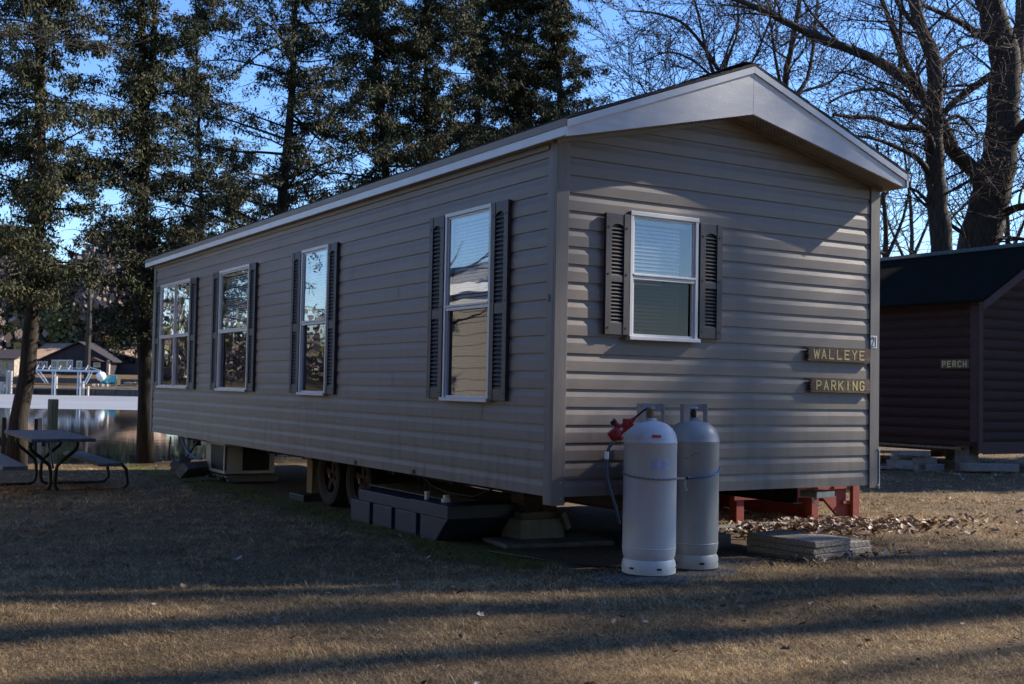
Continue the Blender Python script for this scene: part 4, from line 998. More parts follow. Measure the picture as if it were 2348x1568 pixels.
def bare_tree(label, limbs, d, seed, lvl=3, name='maple_tree', spawn=1.0, twmin=.007, group=None, base=None, world=False, bud=True, spl=1.6):
    rn = random.Random(seed)
    def cv(q, dz): return (Vector((q[0]+11, q[1]-2.767, q[2]+7.28)) if q[2] > 0 else Vector((q[0]+11, q[1]-2.767, q[2]))) if world else dep(q[0], q[1], d+dz)
    p0 = cv(limbs[0][0][0], 0); t_ = thing(name, label, 'tree', (p0.x, p0.y, GZ), group)
    tb = MB(); tw = MB(); buds = []
    for li, (pts, r0, r1, dz) in enumerate(limbs):
        P = []; n_ = len(pts)
        for i, q in enumerate(pts):
            P.append(cv(q, dz*(i/(n_-1))))
        if li == 0: P = [Vector((P[0].x, P[0].y, GZ-.2))]+P
        # smooth resample
        Q = []
        for i in range(len(P)-1):
            a = P[max(i-1, 0)]; b_ = P[i]; c = P[i+1]; e = P[min(i+2, len(P)-1)]
            for k in range(4):
                t = k/4; Q.append(.5*((2*b_)+(c-a)*t+(2*a-5*b_+4*c-e)*t*t+(3*b_-a-3*c+e)*t**3))
        Q.append(P[-1]); m = len(Q)
        R_ = [r0+(r1-r0)*(i/(m-1))**.9 for i in range(m)]
        if li == 0: R_[0] = r0*1.35; R_[1] = r0*1.2
        R_ = [x*(1+.05*math.sin(i*2.3+li)) for i, x in enumerate(R_)]
        tb.tube([q+Vector((rn.uniform(-1, 1), rn.uniform(-1, 1), 0))*R_[i]*.08 for i, q in enumerate(Q)], R_, 12 if r0 > .1 else 7, cap=False)
        lo = 1 if li else int(m*.35)
        for i in range(lo, m):
            nsp = spawn*(1 if R_[i] > .1 else 1.6)
            while nsp > 0:
                if rn.random() < nsp:
                    dirn = (Q[min(i+1, m-1)]-Q[i-1]).normalized(); ax = Vector((rn.uniform(-1, 1), rn.uniform(-1, 1), rn.uniform(-.5, .8)))
                    nd = (dirn*.45+ax).normalized(); rk = max(twmin*1.2, min(.035, R_[i]*rn.uniform(.2, .5)))
                    grow(tb, tw, buds, Q[i], nd, rk, rn.uniform(.6, 1.25)*spl*(.6+.4*min(1, R_[i]/.08)), lvl-1, rn, 0, twmin)
                nsp -= 1
    tr = tb.build('trunk', 'bark', t_, smooth=True, recalc=False)
    if tw.v: tw.build('twigs', 'twig', t_, recalc=False)
    if buds and bud:
        V = []; F = []
        cs = np.array([tuple(b_[0]) for b_ in buds]); foliage_mesh('buds', t_, cs, None, .045, 3, [(.09, .06, .045), (.07, .045, .04)], m='farleaf', droop=-.2, spread=.03)
    return t_
# big leaning maple behind the cabin, limbs surveyed from the photograph
bare_tree('massive leaning bare maple with a rough grey trunk above the log cabin', [
    ([(2215, 1060), (2222, 800), (2235, 600), (2262, 480), (2287, 380), (2300, 250), (2300, 120), (2270, 20), (2240, -90)], .62, .26, 0),
    ([(2262, 470), (2235, 395), (2185, 345), (2150, 270), (2110, 215), (2060, 170), (1990, 130), (1900, 95), (1820, 60), (1740, 20), (1640, -20)], .20, .05, -3.5),
    ([(2300, 250), (2325, 170), (2338, 80), (2345, -40)], .22, .14, 1),
    ([(2300, 345), (2335, 300), (2380, 250)], .17, .1, -1),
    ([(2300, 490), (2335, 475), (2400, 470)], .11, .07, -1), ([(2277, 100), (2215, 60), (2180, 40), (2110, 10), (2050, -10)], .10, .03, -1.5),
    ([(2277, 170), (2210, 215), (2160, 262), (2128, 320)], .10, .06, 0.3), ([(2270, 560), (2300, 545), (2360, 550)], .06, .04, -.5),
    ([(2250, 560), (2200, 530), (2120, 470), (2085, 430)], .07, .02, -1), ([(2120, 225), (2070, 130), (2040, 50), (2000, -60)], .09, .05, -.5), ([(2063, 165), (2064, 60), (2064, -60)], .06, .03, -.3),
    ([(1930, 105), (1860, 30), (1820, -40)], .04, .02, .2), ([(2160, 290), (2140, 255), (2070, 232), (1960, 175), (1900, 165)], .04, .015, -.8)],
    27.5, 4, lvl=3, spawn=.42, twmin=.006)
bare_tree('straight bare maple standing left of the massive one', [
    ([(2163, 1060), (2162, 800), (2160, 600), (2150, 480), (2143, 400), (2140, 300), (2142, 220), (2138, 130), (2110, 60), (2080, -60)], .30, .12, 0),
    ([(2143, 370), (2120, 300), (2060, 290), (2000, 270), (1950, 268), (1910, 262)], .09, .03, -2), ([(2136, 410), (2105, 365), (2050, 335), (1990, 315), (1915, 310)], .08, .02, -2),
    ([(2140, 300), (2095, 262), (2045, 215), (1990, 205), (1940, 215), (1900, 235)], .05, .02, -1), ([(2138, 170), (2175, 130), (2200, 110), (2240, 100)], .06, .02, 1),
    ([(2120, 90), (2060, 10), (2030, -60)], .07, .04, .5), ([(2148, 300), (2190, 265), (2225, 290), (2240, 310)], .05, .02, .5), ([(2140, 480), (2110, 445), (2090, 432), (2060, 415)], .05, .015, -.6)],
    25.5, 9, lvl=3, spawn=.40, twmin=.006)
bare_tree('bare tree with several upright stems behind the right slope of the roof', [
    ([(1795, 700), (1800, 400), (1800, 190), (1812, 120), (1830, 20), (1842, -80)], .12, .05, 0), ([(1800, 240), (1850, 180), (1868, 60), (1880, -60)], .06, .03, 1), ([(1802, 260), (1775, 120), (1762, 20), (1740, -50)], .05, .02, -1),
    ([(1800, 250), (1840, 210), (1900, 190), (1960, 130)], .05, .02, 1)], 29, 15, lvl=3, spawn=.45, twmin=.007)
bare_tree('bare tree with spreading upright stems behind the ridge', [
    ([(1655, 700), (1655, 400), (1652, 190), (1640, 150), (1600, 90), (1560, 50), (1500, 30), (1440, 25)], .09, .02, 0), ([(1650, 200), (1670, 130), (1690, 70), (1690, -40)], .05, .02, .5), ([(1650, 210), (1620, 120), (1600, 30), (1580, -40)], .05, .02, -.5),
    ([(1645, 190), (1590, 140), (1530, 120), (1470, 145), (1450, 150)], .035, .01, -.5), ([(1655, 230), (1720, 150), (1760, 60), (1790, -30)], .04, .02, .5), ([(1640, 200), (1590, 190), (1540, 215), (1480, 200)], .025, .01, 0)], 28, 21, lvl=3, spawn=.55, twmin=.007)
bare_tree('low bare sapling between the cedars and the gable', [
    ([(1520, 700), (1520, 400), (1500, 260), (1480, 215), (1465, 190)], .05, .015, 0), ([(1510, 280), (1540, 220), (1560, 200)], .03, .01, 0), ([(1505, 270), (1470, 240), (1445, 200)], .02, .01, 0)], 27, 24, lvl=2, spawn=.8, twmin=.008)
for i, (px, d, s) in enumerate(((1960, 38, 2), (2080, 42, 3), (2300, 36, 5), (2020, 34, 7))):
    top = 330 if i != 2 else 250
    bare_tree('hazy bare tree far behind the log cabin, %s' % ['nearest the roof tip', 'behind the straight maple', 'at the right edge', 'just right of the corner post'][i],
              [([(px, 880), (px, 700), (px+10, 560), (px+5, 450), (px-10, top)], .14, .04, 0), ([(px+5, 620), (px-40, 520), (px-70, 430)], .07, .02, 0), ([(px+8, 600), (px+50, 500), (px+70, 400)], .07, .02, 0)], d, 40+s, lvl=2, spawn=.7, twmin=.010, bud=False, spl=2.0)
# two bare limbs hanging into the top left from a tree beyond the frame
bare_tree('bare birch beyond the left edge whose pale twigs reach into the sky', [([(-330, 1060), (-320, 700), (-300, 400), (-270, 200)], .10, .06, 0), ([(-290, 330), (-180, 160), (-60, 60), (20, 45), (80, 55)], .035, .008, 0), ([(-290, 300), (-160, 60), (-30, 20), (60, 110)], .03, .006, 0)], 14, 33, lvl=2, spawn=.4, twmin=.005, bud=False)
# trees east of the picture whose shadows fall across the wall and lawn
def shadepos(x, y, h): return (x+.934/.618*h, y-.235/.618*h, h+GZ)
bare_tree('bare multi stemmed maple beyond the right edge, shading the lawn', [
    ([(14.0, -4.6, GZ), (14.0, -4.6, 3.0), (14.0, -4.42, 5.0), (14.0, -4.40, 6.8), (14.0, -4.62, 9.0), (14.0, -4.85, 11.5)], .34, .22, 0),
    ([(14.0, -4.5, 2.6), (14.0, -5.1, 5.0), (14.0, -5.33, 7.5), (14.0, -5.7, 9.4), (14.1, -6.2, 12)], .27, .16, 0),
    ([(14.0, -4.4, 5.8), (14.0, -4.05, 8.3), (14.0, -3.82, 9.8), (14.1, -3.75, 12)], .18, .20, 0),
    ([(14.0, -5.2, 5.2), (14.0, -5.9, 7.0), (14.0, -6.6, 9)], .15, .08, 0)]+[([(14.0, -5.0+.5*math.sin(k), 2.0+.75*k), (14.0+.4*math.cos(k*2), -5.0+1.0*math.sin(k*1.9+1), 3.0+.75*k), (14.0+.8*math.cos(k*2), -5.0+1.9*math.sin(k*1.9+1), 4.3+.75*k)], .10, .05, 0) for k in range(10)], 0, 61, lvl=3, spawn=.30, twmin=.014, world=True, bud=False, spl=1.7)
bare_tree('bare slender maple beyond the right edge, shading the end wall', [
    ([(14.0, -3.0, GZ), (14.0, -3.05, 4.0), (14.0, -3.05, 7.5), (14.05, -3.1, 9.0), (14.0, -3.2, 12)], .19, .12, 0),
    ([(14.0, -3.05, 5.5), (14.0, -2.7, 6.6), (14.0, -2.45, 7.6), (14.0, -2.1, 9.5)], .08, .05, 0), ([(14.0, -3.05, 7.0), (14.0, -3.45, 8.4), (14.0, -3.6, 9.6)], .09, .07, 0)], 0, 67, lvl=3, spawn=.14, twmin=.014, world=True, bud=False, spl=1.4)
for q_, (tx_, tc2, lab_) in enumerate(((34, -.6, 'unseen bare maple added beyond the right edge to dapple the shadows, nearer one'), (40, -2.4, 'unseen bare maple added beyond the right edge to dapple the shadows, farther one'))):  # unseen trees added to soften and dapple the shadows
    bx_, by_ = tx_-11, tc2-.2516*tx_+2.767
    z2 = lambda h: h-7.28
    bare_tree(lab_, [([(bx_, by_, GZ), (bx_, by_, 1.0), (bx_+.2, by_+.1, 5), (bx_, by_-.2, 9), (bx_-.2, by_, 13)], .16, .07, 0), ([(bx_, by_, 2), (bx_+.5, by_-1.0, 5), (bx_+.6, by_-1.8, 9)], .12, .05, 0), ([(bx_, by_, 3), (bx_-.5, by_+.9, 6), (bx_-.6, by_+1.5, 10)], .12, .05, 0), ([(bx_, by_, 4), (bx_+.3, by_+.3, 8), (bx_+.6, by_+.7, 12)], .10, .05, 0)],
              0, 80+q_, lvl=3, spawn=.22, twmin=.013, world=True, bud=False, spl=2.2)
# dense evergreens added out of view beyond the right edge to shade the cabin
def spruce(x, y, h, rad, label, seed):
    r = random.Random(seed); t_ = thing('shade_spruce', label, 'tree', (x, y, GZ), 'unseen evergreens added to block light')
    MB().tube([(x, y, GZ), (x, y, h*.5), (x, y, h)], [.22, .13, .02], 8).build('trunk', 'cedarbark', t_, smooth=True)
    cs = []
    for i in range(1500):
        z = r.uniform(.4, h); rr = rad*(1-z/h)**.8*math.sqrt(r.random())*1.05+.05; a = r.uniform(0, 6.3); cs.append((x+rr*math.cos(a), y+rr*math.sin(a), z))
    foliage_mesh('foliage', t_, cs, None, .40, 9, CED, spread=.2)
spruce(24.5, 1.2, 13, 2.9, 'dense unseen spruce added beyond the right edge to shade the cabin, front one', 1); spruce(27.0, 4.6, 14, 3.1, 'dense unseen spruce added beyond the right edge to shade the cabin, behind the first', 2); spruce(21.5, 4.2, 9, 2.1, 'short dense unseen spruce added beyond the right edge to shade the cabin', 3)

# ------------------------------------------------------------------ near shore piles
pl_ = thing('mooring_pile', 'thick round timber pile standing in the water behind the picnic table', 'pile', tuple(dep(117, 1062, 23)))
p = dep(117, 915, 23); q = dep(117, 1070, 23); MB().tube([(q.x, q.y, q.z-.5), (q.x, q.y, p.z-.02), (q.x, q.y, p.z)], [.103, .100, .092], 16).build('post', 'woodpost', pl_, smooth='auto')
for px, top, lab in ((10, 957, 'thin dock post left of the leaning cedar'), (60, 958, 'thin dock post just right of the leaning cedar'), (84, 960, 'thin dock post left of the thick mooring pile'), (92, 958, 'thin dock post touching the left side of the mooring pile'), (-12, 950, 'thin dock post at the left edge')):
    p = dep(px, top, 21.5); o = MB().box(p.x-.035, p.x+.035, p.y-.035, p.y+.035, -1.6, p.z).build('dock_post', 'greywood' if px in (60, 92) else 'woodblk', bevel=.005); tag(o, lab, 'post', 'dock posts along the near shore')
o = MB().beam(dep(-60, 1013, 21.6), dep(105, 1013, 21.6), .08, .16).build('dock_stringer', 'woodblk'); tag(o, 'dark plank along the dock posts behind the picnic table', 'plank')

# ------------------------------------------------------------------ far bank
def fbx(mb, px0, px1, py0, py1, d, depth=.3):      # upright box facing the channel, between two survey rows
    a = dep(px0, py1, d); c = dep(px1, py0, d); du = (c-a).dot(Vector((rh[0], rh[1], 0)))
    o_ = a; r3 = Vector((rh[0], rh[1], 0)); f3 = Vector((fh[0], fh[1], 0)); h = c.z-a.z
    # roll correction: keep boxes plumb
    ctr_l = dep((px0+px1)/2, (py0+py1)/2, d); hh = abs(py1-py0)/FP*d; ww = abs(px1-px0)/FP*d
    mb.obox(ctr_l+f3*depth/2, ww, depth, hh, R=Matrix((r3, f3, Vector((0, 0, 1)))).transposed()); return mb
R3 = Vector((rh[0], rh[1], 0)); F3 = Vector((fh[0], fh[1], 0))
def gpt(u, v, z): return Vector(uv2(u, v, z))
def ubox(mb, u0, u1, v0, v1, z0, z1):
    vs = [gpt(u, v, z) for z in (z0, z1) for u, v in ((u0, v0), (u1, v0), (u1, v1), (u0, v1))]
    return mb.add(vs, [(0, 3, 2, 1), (4, 5, 6, 7), (0, 1, 5, 4), (1, 2, 6, 5), (2, 3, 7, 6), (3, 0, 4, 7)])
def pu(px, d): return (px-PW/2)/FP*d
mb = MB(); ubox(mb, -150, 10, 127.9, 128.2, -1.2, -.22)
for u in np.arange(-70, -5, 2.2): ubox(mb, u, u+.22, 127.75, 127.9, -1.2, -.24)
sw_ = thing('seawall', 'dark timber seawall along the far shore', 'seawall', tuple(gpt(-55, 128, -1.2))); mb.build('planking', 'seawall', sw_)
mb = MB(); ubox(mb, -150, 10, 127.7, 128.4, -.219, -.13); mb.build('cap', 'greywood', sw_)
mb = MB(); ubox(mb, pu(-40, 134), pu(350, 134), 134, 134.4, .3, .95)
tag(mb.build('retaining_wall', 'seawall'), 'long low dark retaining wall across the far lawn', 'wall')
# main house
D = 145
hs = thing('lake_house', 'dark brown gabled house with white framed windows across the water', 'house', tuple(gpt(pu(165, D), D, 1.5)))
def hz(py, px): return dep(px, py, D).z
u0, u1, uc = pu(98, D), pu(252, D), pu(182, D); zb = 1.35; ze = hz(824, 165); za = hz(785, 182)
mb = MB(); vs = [gpt(u, v, z) for v in (D, D+9) for u, z in ((u0, zb), (u1, zb), (u1, ze), (uc, za-.15), (u0, ze))]
mb.add(vs, [(0, 1, 2, 3, 4), (5, 9, 8, 7, 6), (0, 4, 9, 5), (1, 6, 7, 2)]); mb.build('wall', 'housebrown', hs)
mb = MB()
for a, c in ((pu(90, D), uc), (pu(262, D), uc)):
    z_a = ze-.25
    mb.add([gpt(a, D-.5, z_a), gpt(c, D-.5, za), gpt(c, D+10, za), gpt(a, D+10, z_a), gpt(a, D-.5, z_a+.15), gpt(c, D-.5, za+.15), gpt(c, D+10, za+.15), gpt(a, D+10, z_a+.15)],
           [(0, 1, 5, 4), (4, 5, 6, 7), (3, 7, 6, 2), (0, 4, 7, 3), (0, 3, 2, 1)])
mb.build('roof', 'housebrown', hs)
mb = MB(); z1_ = hz(788, 90); vs = [gpt(pu(48, D), D+.2, ze-.15), gpt(pu(108, D), D+.2, ze-.15), gpt(pu(180, D), D+6, z1_+.25), gpt(pu(62, D), D+6, z1_+.1)]
mb.add(vs+[v+Vector((0, 0, .15)) for v in vs], [(0, 1, 2, 3), (4, 7, 6, 5), (0, 4, 5, 1), (1, 5, 6, 2), (2, 6, 7, 3), (3, 7, 4, 0)]); mb.build('roof', 'tanroof', hs)
mb = MB(); ubox(mb, pu(60, D), pu(98, D), D+1.2, D+6, zb, ze-.12); mb.build('wing', 'houseblue', hs)
mb = MB(); vs = [gpt(pu(205, D), D+5, hz(800, 210)+.1), gpt(pu(345, D), D+2, ze-.3), gpt(pu(345, D), D+9, z1_-.2), gpt(pu(205, D), D+9, z1_+.2)]
mb.add(vs+[v+Vector((0, 0, .15)) for v in vs], [(0, 1, 2, 3), (4, 7, 6, 5), (0, 4, 5, 1), (1, 5, 6, 2), (2, 6, 7, 3), (3, 7, 4, 0)]); mb.build('roof', 'tanroof', hs)
mb = MB(); ubox(mb, pu(254, D), pu(335, D), D+3, D+8, zb, ze-.4); mb.build('wing', 'housebrown', hs)
def hwin(px0, px1, py0, py1, fr=.12, v=D):
    a, c = pu(px0, v), pu(px1, v); z1_, z0_ = hz(py0, (px0+px1)/2), hz(py1, (px0+px1)/2)
    w_ = ubox(MB(), a, c, v-.12, v-.02, z0_, z1_).build('window', 'whitemetal', hs); ubox(MB(), a+fr, c-fr, v-.16, v-.121, z0_+fr, z1_-fr).build('pane', 'darkglass', w_)
hwin(120, 134, 825, 848); hwin(134.5, 156, 825, 848); hwin(156.5, 169, 825, 848); hwin(177, 190, 827, 846)
for i in range(4): hwin(69+i*11, 78+i*11, 828, 843)
mb = MB(); ubox(mb, pu(206, D), pu(243, D), D-1.8, D-.2, hz(829, 225), hz(827, 225)); vs = [gpt(pu(202, D), D-1.9, hz(829, 225)), gpt(pu(247, D), D-1.9, hz(829, 225)), gpt(pu(225, D), D-1.9, hz(820, 225)), gpt(pu(202, D), D-.1, hz(829, 225)), gpt(pu(247, D), D-.1, hz(829, 225)), gpt(pu(225, D), D-.1, hz(820, 225))]
mb.add(vs, [(0, 1, 2), (3, 5, 4), (0, 2, 5, 3), (1, 4, 5, 2), (0, 3, 4, 1)]); mb.build('porch_roof', 'logtrim', hs)
hwin(216, 232, 831, 842)
mb = MB(); ubox(mb, pu(249, D), pu(255, D), D-.6, D-.1, zb-.2, ze); mb.build('chimney', 'stone', hs)
hl = thing('cottage', 'low cottage with a pale stone wall at the left edge across the water', 'house', tuple(gpt(pu(15, 140), 140, 1.2)))
ubox(MB(), pu(-45, 140), pu(34, 140), 140, 147, 1.0, dep(15, 822, 140).z).build('wall', 'stone', hl)
mb = MB(); zc = dep(15, 822, 140).z; vs = [gpt(pu(-60, 140), 139.4, zc-.1), gpt(pu(44, 140), 139.4, zc-.1), gpt(pu(30, 140), 144, zc+1.1), gpt(pu(-60, 140), 144, zc+1.1)]
mb.add(vs+[v+Vector((0, 0, .12)) for v in vs], [(0, 1, 2, 3), (4, 7, 6, 5), (0, 4, 5, 1), (1, 5, 6, 2), (2, 6, 7, 3), (3, 7, 4, 0)]); mb.build('roof', 'housebrown', hl)
ubox(MB(), pu(9, 140), pu(17, 140), 139.9, 139.99, dep(15, 842, 140).z, dep(15, 829, 140).z).build('window', 'darkglass', hl)
# boat lift
bl = thing('boat_lift', 'pale aluminium boat lift frame standing in the water across the channel', 'boat lift', tuple(gpt(pu(150, 125.5), 125.5, WZ)))
D2 = 125.5
def bp2(px, py, d=D2): return dep(px, py, d)
for d_ in (D2, D2+3): MB().beam(bp2(66, 848, d_), bp2(230, 851, d_), .16, .22).build('top_beam', 'alu', bl)
MB().beam(bp2(66, 842, D2), bp2(206, 844, D2), .05).build('cable_rail', 'alu', bl)
for px in (82, 96, 110, 134, 156, 196): MB().beam(bp2(px, 849, D2), bp2(px+6, 838, D2+3), .06).build('strut', 'alu', bl)
MB().beam(bp2(206, 842, D2), bp2(231, 850, D2), .08).build('strut', 'alu', bl)
for (a, b_) in (((82, 850), (104, 878)), ((90, 850), (110, 878)), ((207, 850), (192, 880)), ((213, 850), (197, 880))): MB().beam(bp2(*a), bp2(*b_), .09).build('brace', 'alu', bl)
for px in (121, 127, 179, 185): 
    p = bp2(px, 850); MB().beam(p, (p.x, p.y, -1.3), .13).build('leg', 'alu', bl)
labs = {3: 'first grey mooring post from the left across the water', 8: 'short grey post second from the left across the water', 18: 'tall white twin post left of the leaning cedar', 26: 'tall white post nearest the leaning cedar', 70: 'grey post right of the leaning cedar across the water', 75: 'thin post beside the grey post right of the leaning cedar', 129: 'tall pale post in the middle of the boat lift', 190: 'thick pale post at the right leg of the boat lift', 202: 'short tan post right of the boat lift'}
for px, top, w in ((3, 875, .28), (8, 876, .2), (18, 850, .36), (26, 850, .3), (70, 875, .36), (75, 877, .2), (129, 862, .32), (190, 874, .36), (202, 885, .25)):
    p = dep(px, top, 127); o = MB().tube([(p.x, p.y, -1.3), (p.x, p.y, p.z)], w*.5, 8).build('mooring_post', 'greywood'); tag(o, labs[px], 'post', 'mooring posts along the far shore')
mb = MB(); ubox(mb, pu(76, 126.8), pu(190, 126.8), 126.4, 127.6, -.35, -.22)
tag(mb.build('dock', 'seawall'), 'low dark dock below the boat lift', 'dock')
mb = MB(); p = dep(231.5, 863, 131)
mb.lathe([(.02, p.z-.55), (.34, p.z-.40), (.55, p.z), (.48, p.z+.3), (.28, p.z+.48), (.02, p.z+.54)], (p.x, p.y), 20); tag(mb.build('mooring_buoy', 'pvc', smooth=True), 'round white buoy on the far lawn below the boat lift', 'buoy')
for px, lab in ((239, 'teal lawn chair nearest the white buoy'), (257, 'teal lawn chair further right of the white buoy')):
    p = dep(px, 878, 131); t_ = thing('lawn_chair', lab, 'chair', tuple(p), 'teal lawn chairs')
    MB().obox((p.x, p.y, p.z+.1), .7, .6, .06, rz=YAW).build('seat', 'teal', t_); MB().obox((p.x+F3.x*.3, p.y+F3.y*.3, p.z+.45), .75, .06, .8, rz=YAW, rx=-.3).build('backrest', 'teal', t_)
    for s in (-1, 1): MB().obox(Vector((p.x, p.y, p.z-.1))+R3*.33*s, .06, .5, .5, rz=YAW).build('leg', 'teal', t_)
fwp = MB()
for i in range(30):
    px = 285+ (i % 10)*3.3+rng.uniform(-1, 1); p = dep(px, 884-(i//10)*3.2, 131); fwp.tube([p, p+F3*.8], .09, 6)
tag(fwp.build('log_pile', 'firewood'), 'heap of split logs on the far lawn left of the forked cedar', 'log pile', kind='stuff')
fr_ = MB(); p = dep(228, 884, 130)
for i in range(9):
    a = i*.7; fr_.obox((p.x+.8*math.cos(a), p.y+.8*math.sin(a), p.z+.05), .35, .3, .3, rz=a)
tag(fr_.build('fire_ring', 'stone'), 'ring of stones on the far lawn below the white buoy', 'fire ring')
tag(MB().box(*(lambda q: (q.x-.2, q.x+.2, q.y-.2, q.y+.2, q.z-.4, q.z+.35))(dep(271, 875, 131))).build('tree_stump', 'woodpost'), 'tan stump on the far lawn right of the teal chairs', 'stump')
# far trees
far_specs = []
rr = random.Random(99)
COLS = {'willow': [(.17, .165, .07), (.21, .20, .085), (.14, .14, .065)], 'bare': [(.16, .125, .115), (.20, .155, .14), (.13, .105, .10)], 'pine': [(.02, .035, .03), (.03, .045, .035)]}
def far_tree(px, d, h, rad, kind, label, n_=420, z0=None, sz=.55):
    z0 = 1.5 if d > 128 else GZ
    u = pu(px, d); b_ = gpt(u, d, z0); t_ = thing({'willow': 'willow_tree', 'bare': 'bare_tree', 'pine': 'pine_tree'}[kind], label, 'tree', tuple(b_), 'trees across the water')
    r = random.Random(int(px*7+d)); tb = MB(); tb.tube([b_-Vector((0, 0, .5)), b_+Vector((0, 0, h*.5)), b_+Vector((r.uniform(-1, 1), 0, h*.95))], [.03*h**.9+.05, .02*h, .03], 7)
    cs = []
    for i in range(14):
        a = r.uniform(0, 6.3); z = h*r.uniform(.25, .8); e = b_+Vector((math.cos(a)*rad*.8, math.sin(a)*rad*.8, min(h, z+rad*.7))); tb.tube([b_+Vector((0, 0, z)), e], [.012*h, .02], 4, cap=False)
    for i in range(n_):
        f = r.random(); a = r.uniform(0, 6.3)
        if kind == 'pine': zz = h*(.15+.85*f); rr_ = rad*(1-f)*math.sqrt(r.random())
        else: zz = h*(.22+.78*f); rr_ = rad*math.sin(math.pi*(.15+.8*f))**.6*math.sqrt(r.random())
        k = 1+.25*math.sin(a*3+px)+.2*math.sin(zz*1.3+px)
        cs.append((b_.x+rr_*k*math.cos(a), b_.y+rr_*k*math.sin(a), b_.z+zz))
    tb.build('trunk', 'bark', t_, recalc=False)
    if kind == 'bare': foliage_mesh('crown', t_, cs, None, sz*1.7, 5, COLS[kind], m='farleaf', droop=-.8, spread=.6).data.materials[0] = M['farleaf']
    else: foliage_mesh('crown', t_, cs, None, sz, 7, COLS[kind], m='farleaf', droop=.4, spread=.5)
where = ['at the left edge', 'behind the cottage', 'between the cottage and the brown house', 'over the tan roof', 'behind the brown gable', 'right of the brown gable', 'over the right wing', 'by the forked cedar']
k_ = 0
for i, px in enumerate((-60, -20, 20, 55, 90, 200, 240, 285, 330, 380, 440, 500)):
    far_tree(px, 158+rr.uniform(-4, 6), rr.uniform(14, 20), rr.uniform(3.2, 4.5), 'bare', 'grey brown leafless tree across the water, number %s from the left' % ['one', 'two', 'three', 'four', 'five', 'six', 'seven', 'eight', 'nine', 'ten', 'eleven', 'twelve'][i], 300)
for px, d, h, rad, lab in ((105, 156, 11.5, 4.0, 'olive willow above the tan roof of the brown house'), (165, 157, 13.5, 4.2, 'tall olive willow behind the brown gable'), (195, 160, 10, 3.5, 'short olive willow right of the brown gable')): far_tree(px, d, h, rad, 'willow', lab, 520)
for px, d, h, rad, lab in ((275, 152, 8, 3.0, 'dark spruce right of the brown gable'), (250, 156, 11, 2.6, 'narrow dark spruce behind the brown house'), (425, 62, 9.6, 2.2, 'yellow green pine seen between the cedars')): far_tree(px, d, h, rad, 'pine', lab, 420, sz=.55 if d > 100 else .35)
tp_ = thing('bare_tree', 'tall dark leafless trunk standing in front of the brown house', 'tree', tuple(gpt(pu(200, 137), 137, .8)))
b_ = gpt(pu(201, 137), 137, .5); MB().tube([b_, b_+Vector((.1, 0, 8)), b_+Vector((-.1, 0, 14))], [.34, .26, .15], 8).build('trunk', 'bark', tp_)
# house behind seen below the mobile home
nb = thing('neighbour_cabin', 'pale beige cabin glimpsed under the mobile home', 'cabin', (9, 17, GZ))
MB().box(5.3, 13.5, 15.2, 19.5, GZ-.05, 1.9).build('wall', 'beige', nb)
for x in (6.3, 7.6, 9.2, 10.4): MB().box(x, x+.42, 15.15, 15.199, GZ+.10, .3).build('door_panel', 'darkglass', nb)
mb = MB(); mb.prism([(15.0, 1.9), (17.3, 2.7), (19.7, 1.9), (19.7, 1.98), (17.3, 2.8), (15.0, 1.98)], 'x', 5.1, 13.7); mb.build('roof', 'shingle', nb)
# home mirrored in the front window, beyond the left edge
nm = thing('neighbour_home', 'tan sided home with white eaves beyond the left edge, mirrored in the nearest window', 'mobile home', (-7.3, 10, GZ))
mb = MB(); z = -.1
while z < 2.4: mb.prism([(-5.5, z), (-5.482, z), (-5.496, z+.2), (-5.5, z+.2)], 'y', 5.0, 16); z += .2
mb.box(-9.1, -5.5, 5.0, 16, -.1, 2.5); mb.build('wall', mat('pale siding', (.42, .39, .34), .6), nm)
mb = MB().box(-5.45, -5.32, 4.8, 16.2, 2.40, 2.58); mb.build('fascia', mat('white fascia', (.75, .75, .75), .5), nm)
mb = MB(); mb.prism([(-5.32, 2.585), (-7.3, 3.25), (-9.28, 2.585), (-9.28, 2.62), (-7.3, 3.31), (-5.32, 2.62)], 'y', 4.8, 16.2); mb.build('roof', mat('pale grey shingle', (.30, .29, .27), .9, (.22, .21, .20), 40), nm)
MB().box(-5.48, -5.44, 9.2, 10.3, .8, 1.9).build('window', 'darkglass', nm)
for q, (x, y, h) in enumerate(((-15, -14, 13), (-12, -20, 14), (-7, -22, 13), (-1, -23, 14), (5, -22, 13), (-17, -8, 14), (-18, -2, 13), (-17.5, 4, 14), (10, -20, 12), (-16, -19, 12), (-9, -18, 17), (-3, -19, 18), (2, -19, 17), (-14, -11, 16), (7.5, -18, 16))):  # unseen spruces added to block skylight and darken the fill
    spruce(x, y, h, 3.4, 'dense spruce added behind the photographer to block skylight, '+['at the southwest corner', 'next to the corner one', 'third along the back row', 'middle of the back row', 'fifth along the back row', 'lowest of the west row', 'middle of the west row', 'nearest the neighbour home', 'eastmost of the back row', 'set back behind the corner', 'tall one left of the middle', 'tallest, in the middle', 'tall one right of the middle', 'tall one at the west', 'tall one near the east end'][q], 70+q)
# wood on the far shore beyond the left edge
cs = []
for i in range(2600):
    u = nr.uniform(-210, -62); v = nr.uniform(140, 160); z = 1+nr.uniform(0, 1)**1.3*(11+3*math.sin(u*.21)+2*math.sin(u*.53)); cs.append(uv2(u, v, z))
tag(foliage_mesh('woods', None, cs, None, 1.3, 5, COLS['bare']+COLS['willow'][:1], m='farleaf', droop=-.6, spread=.9), 'distant leafless wood along the far shore beyond the left edge', 'woods', kind='stuff')

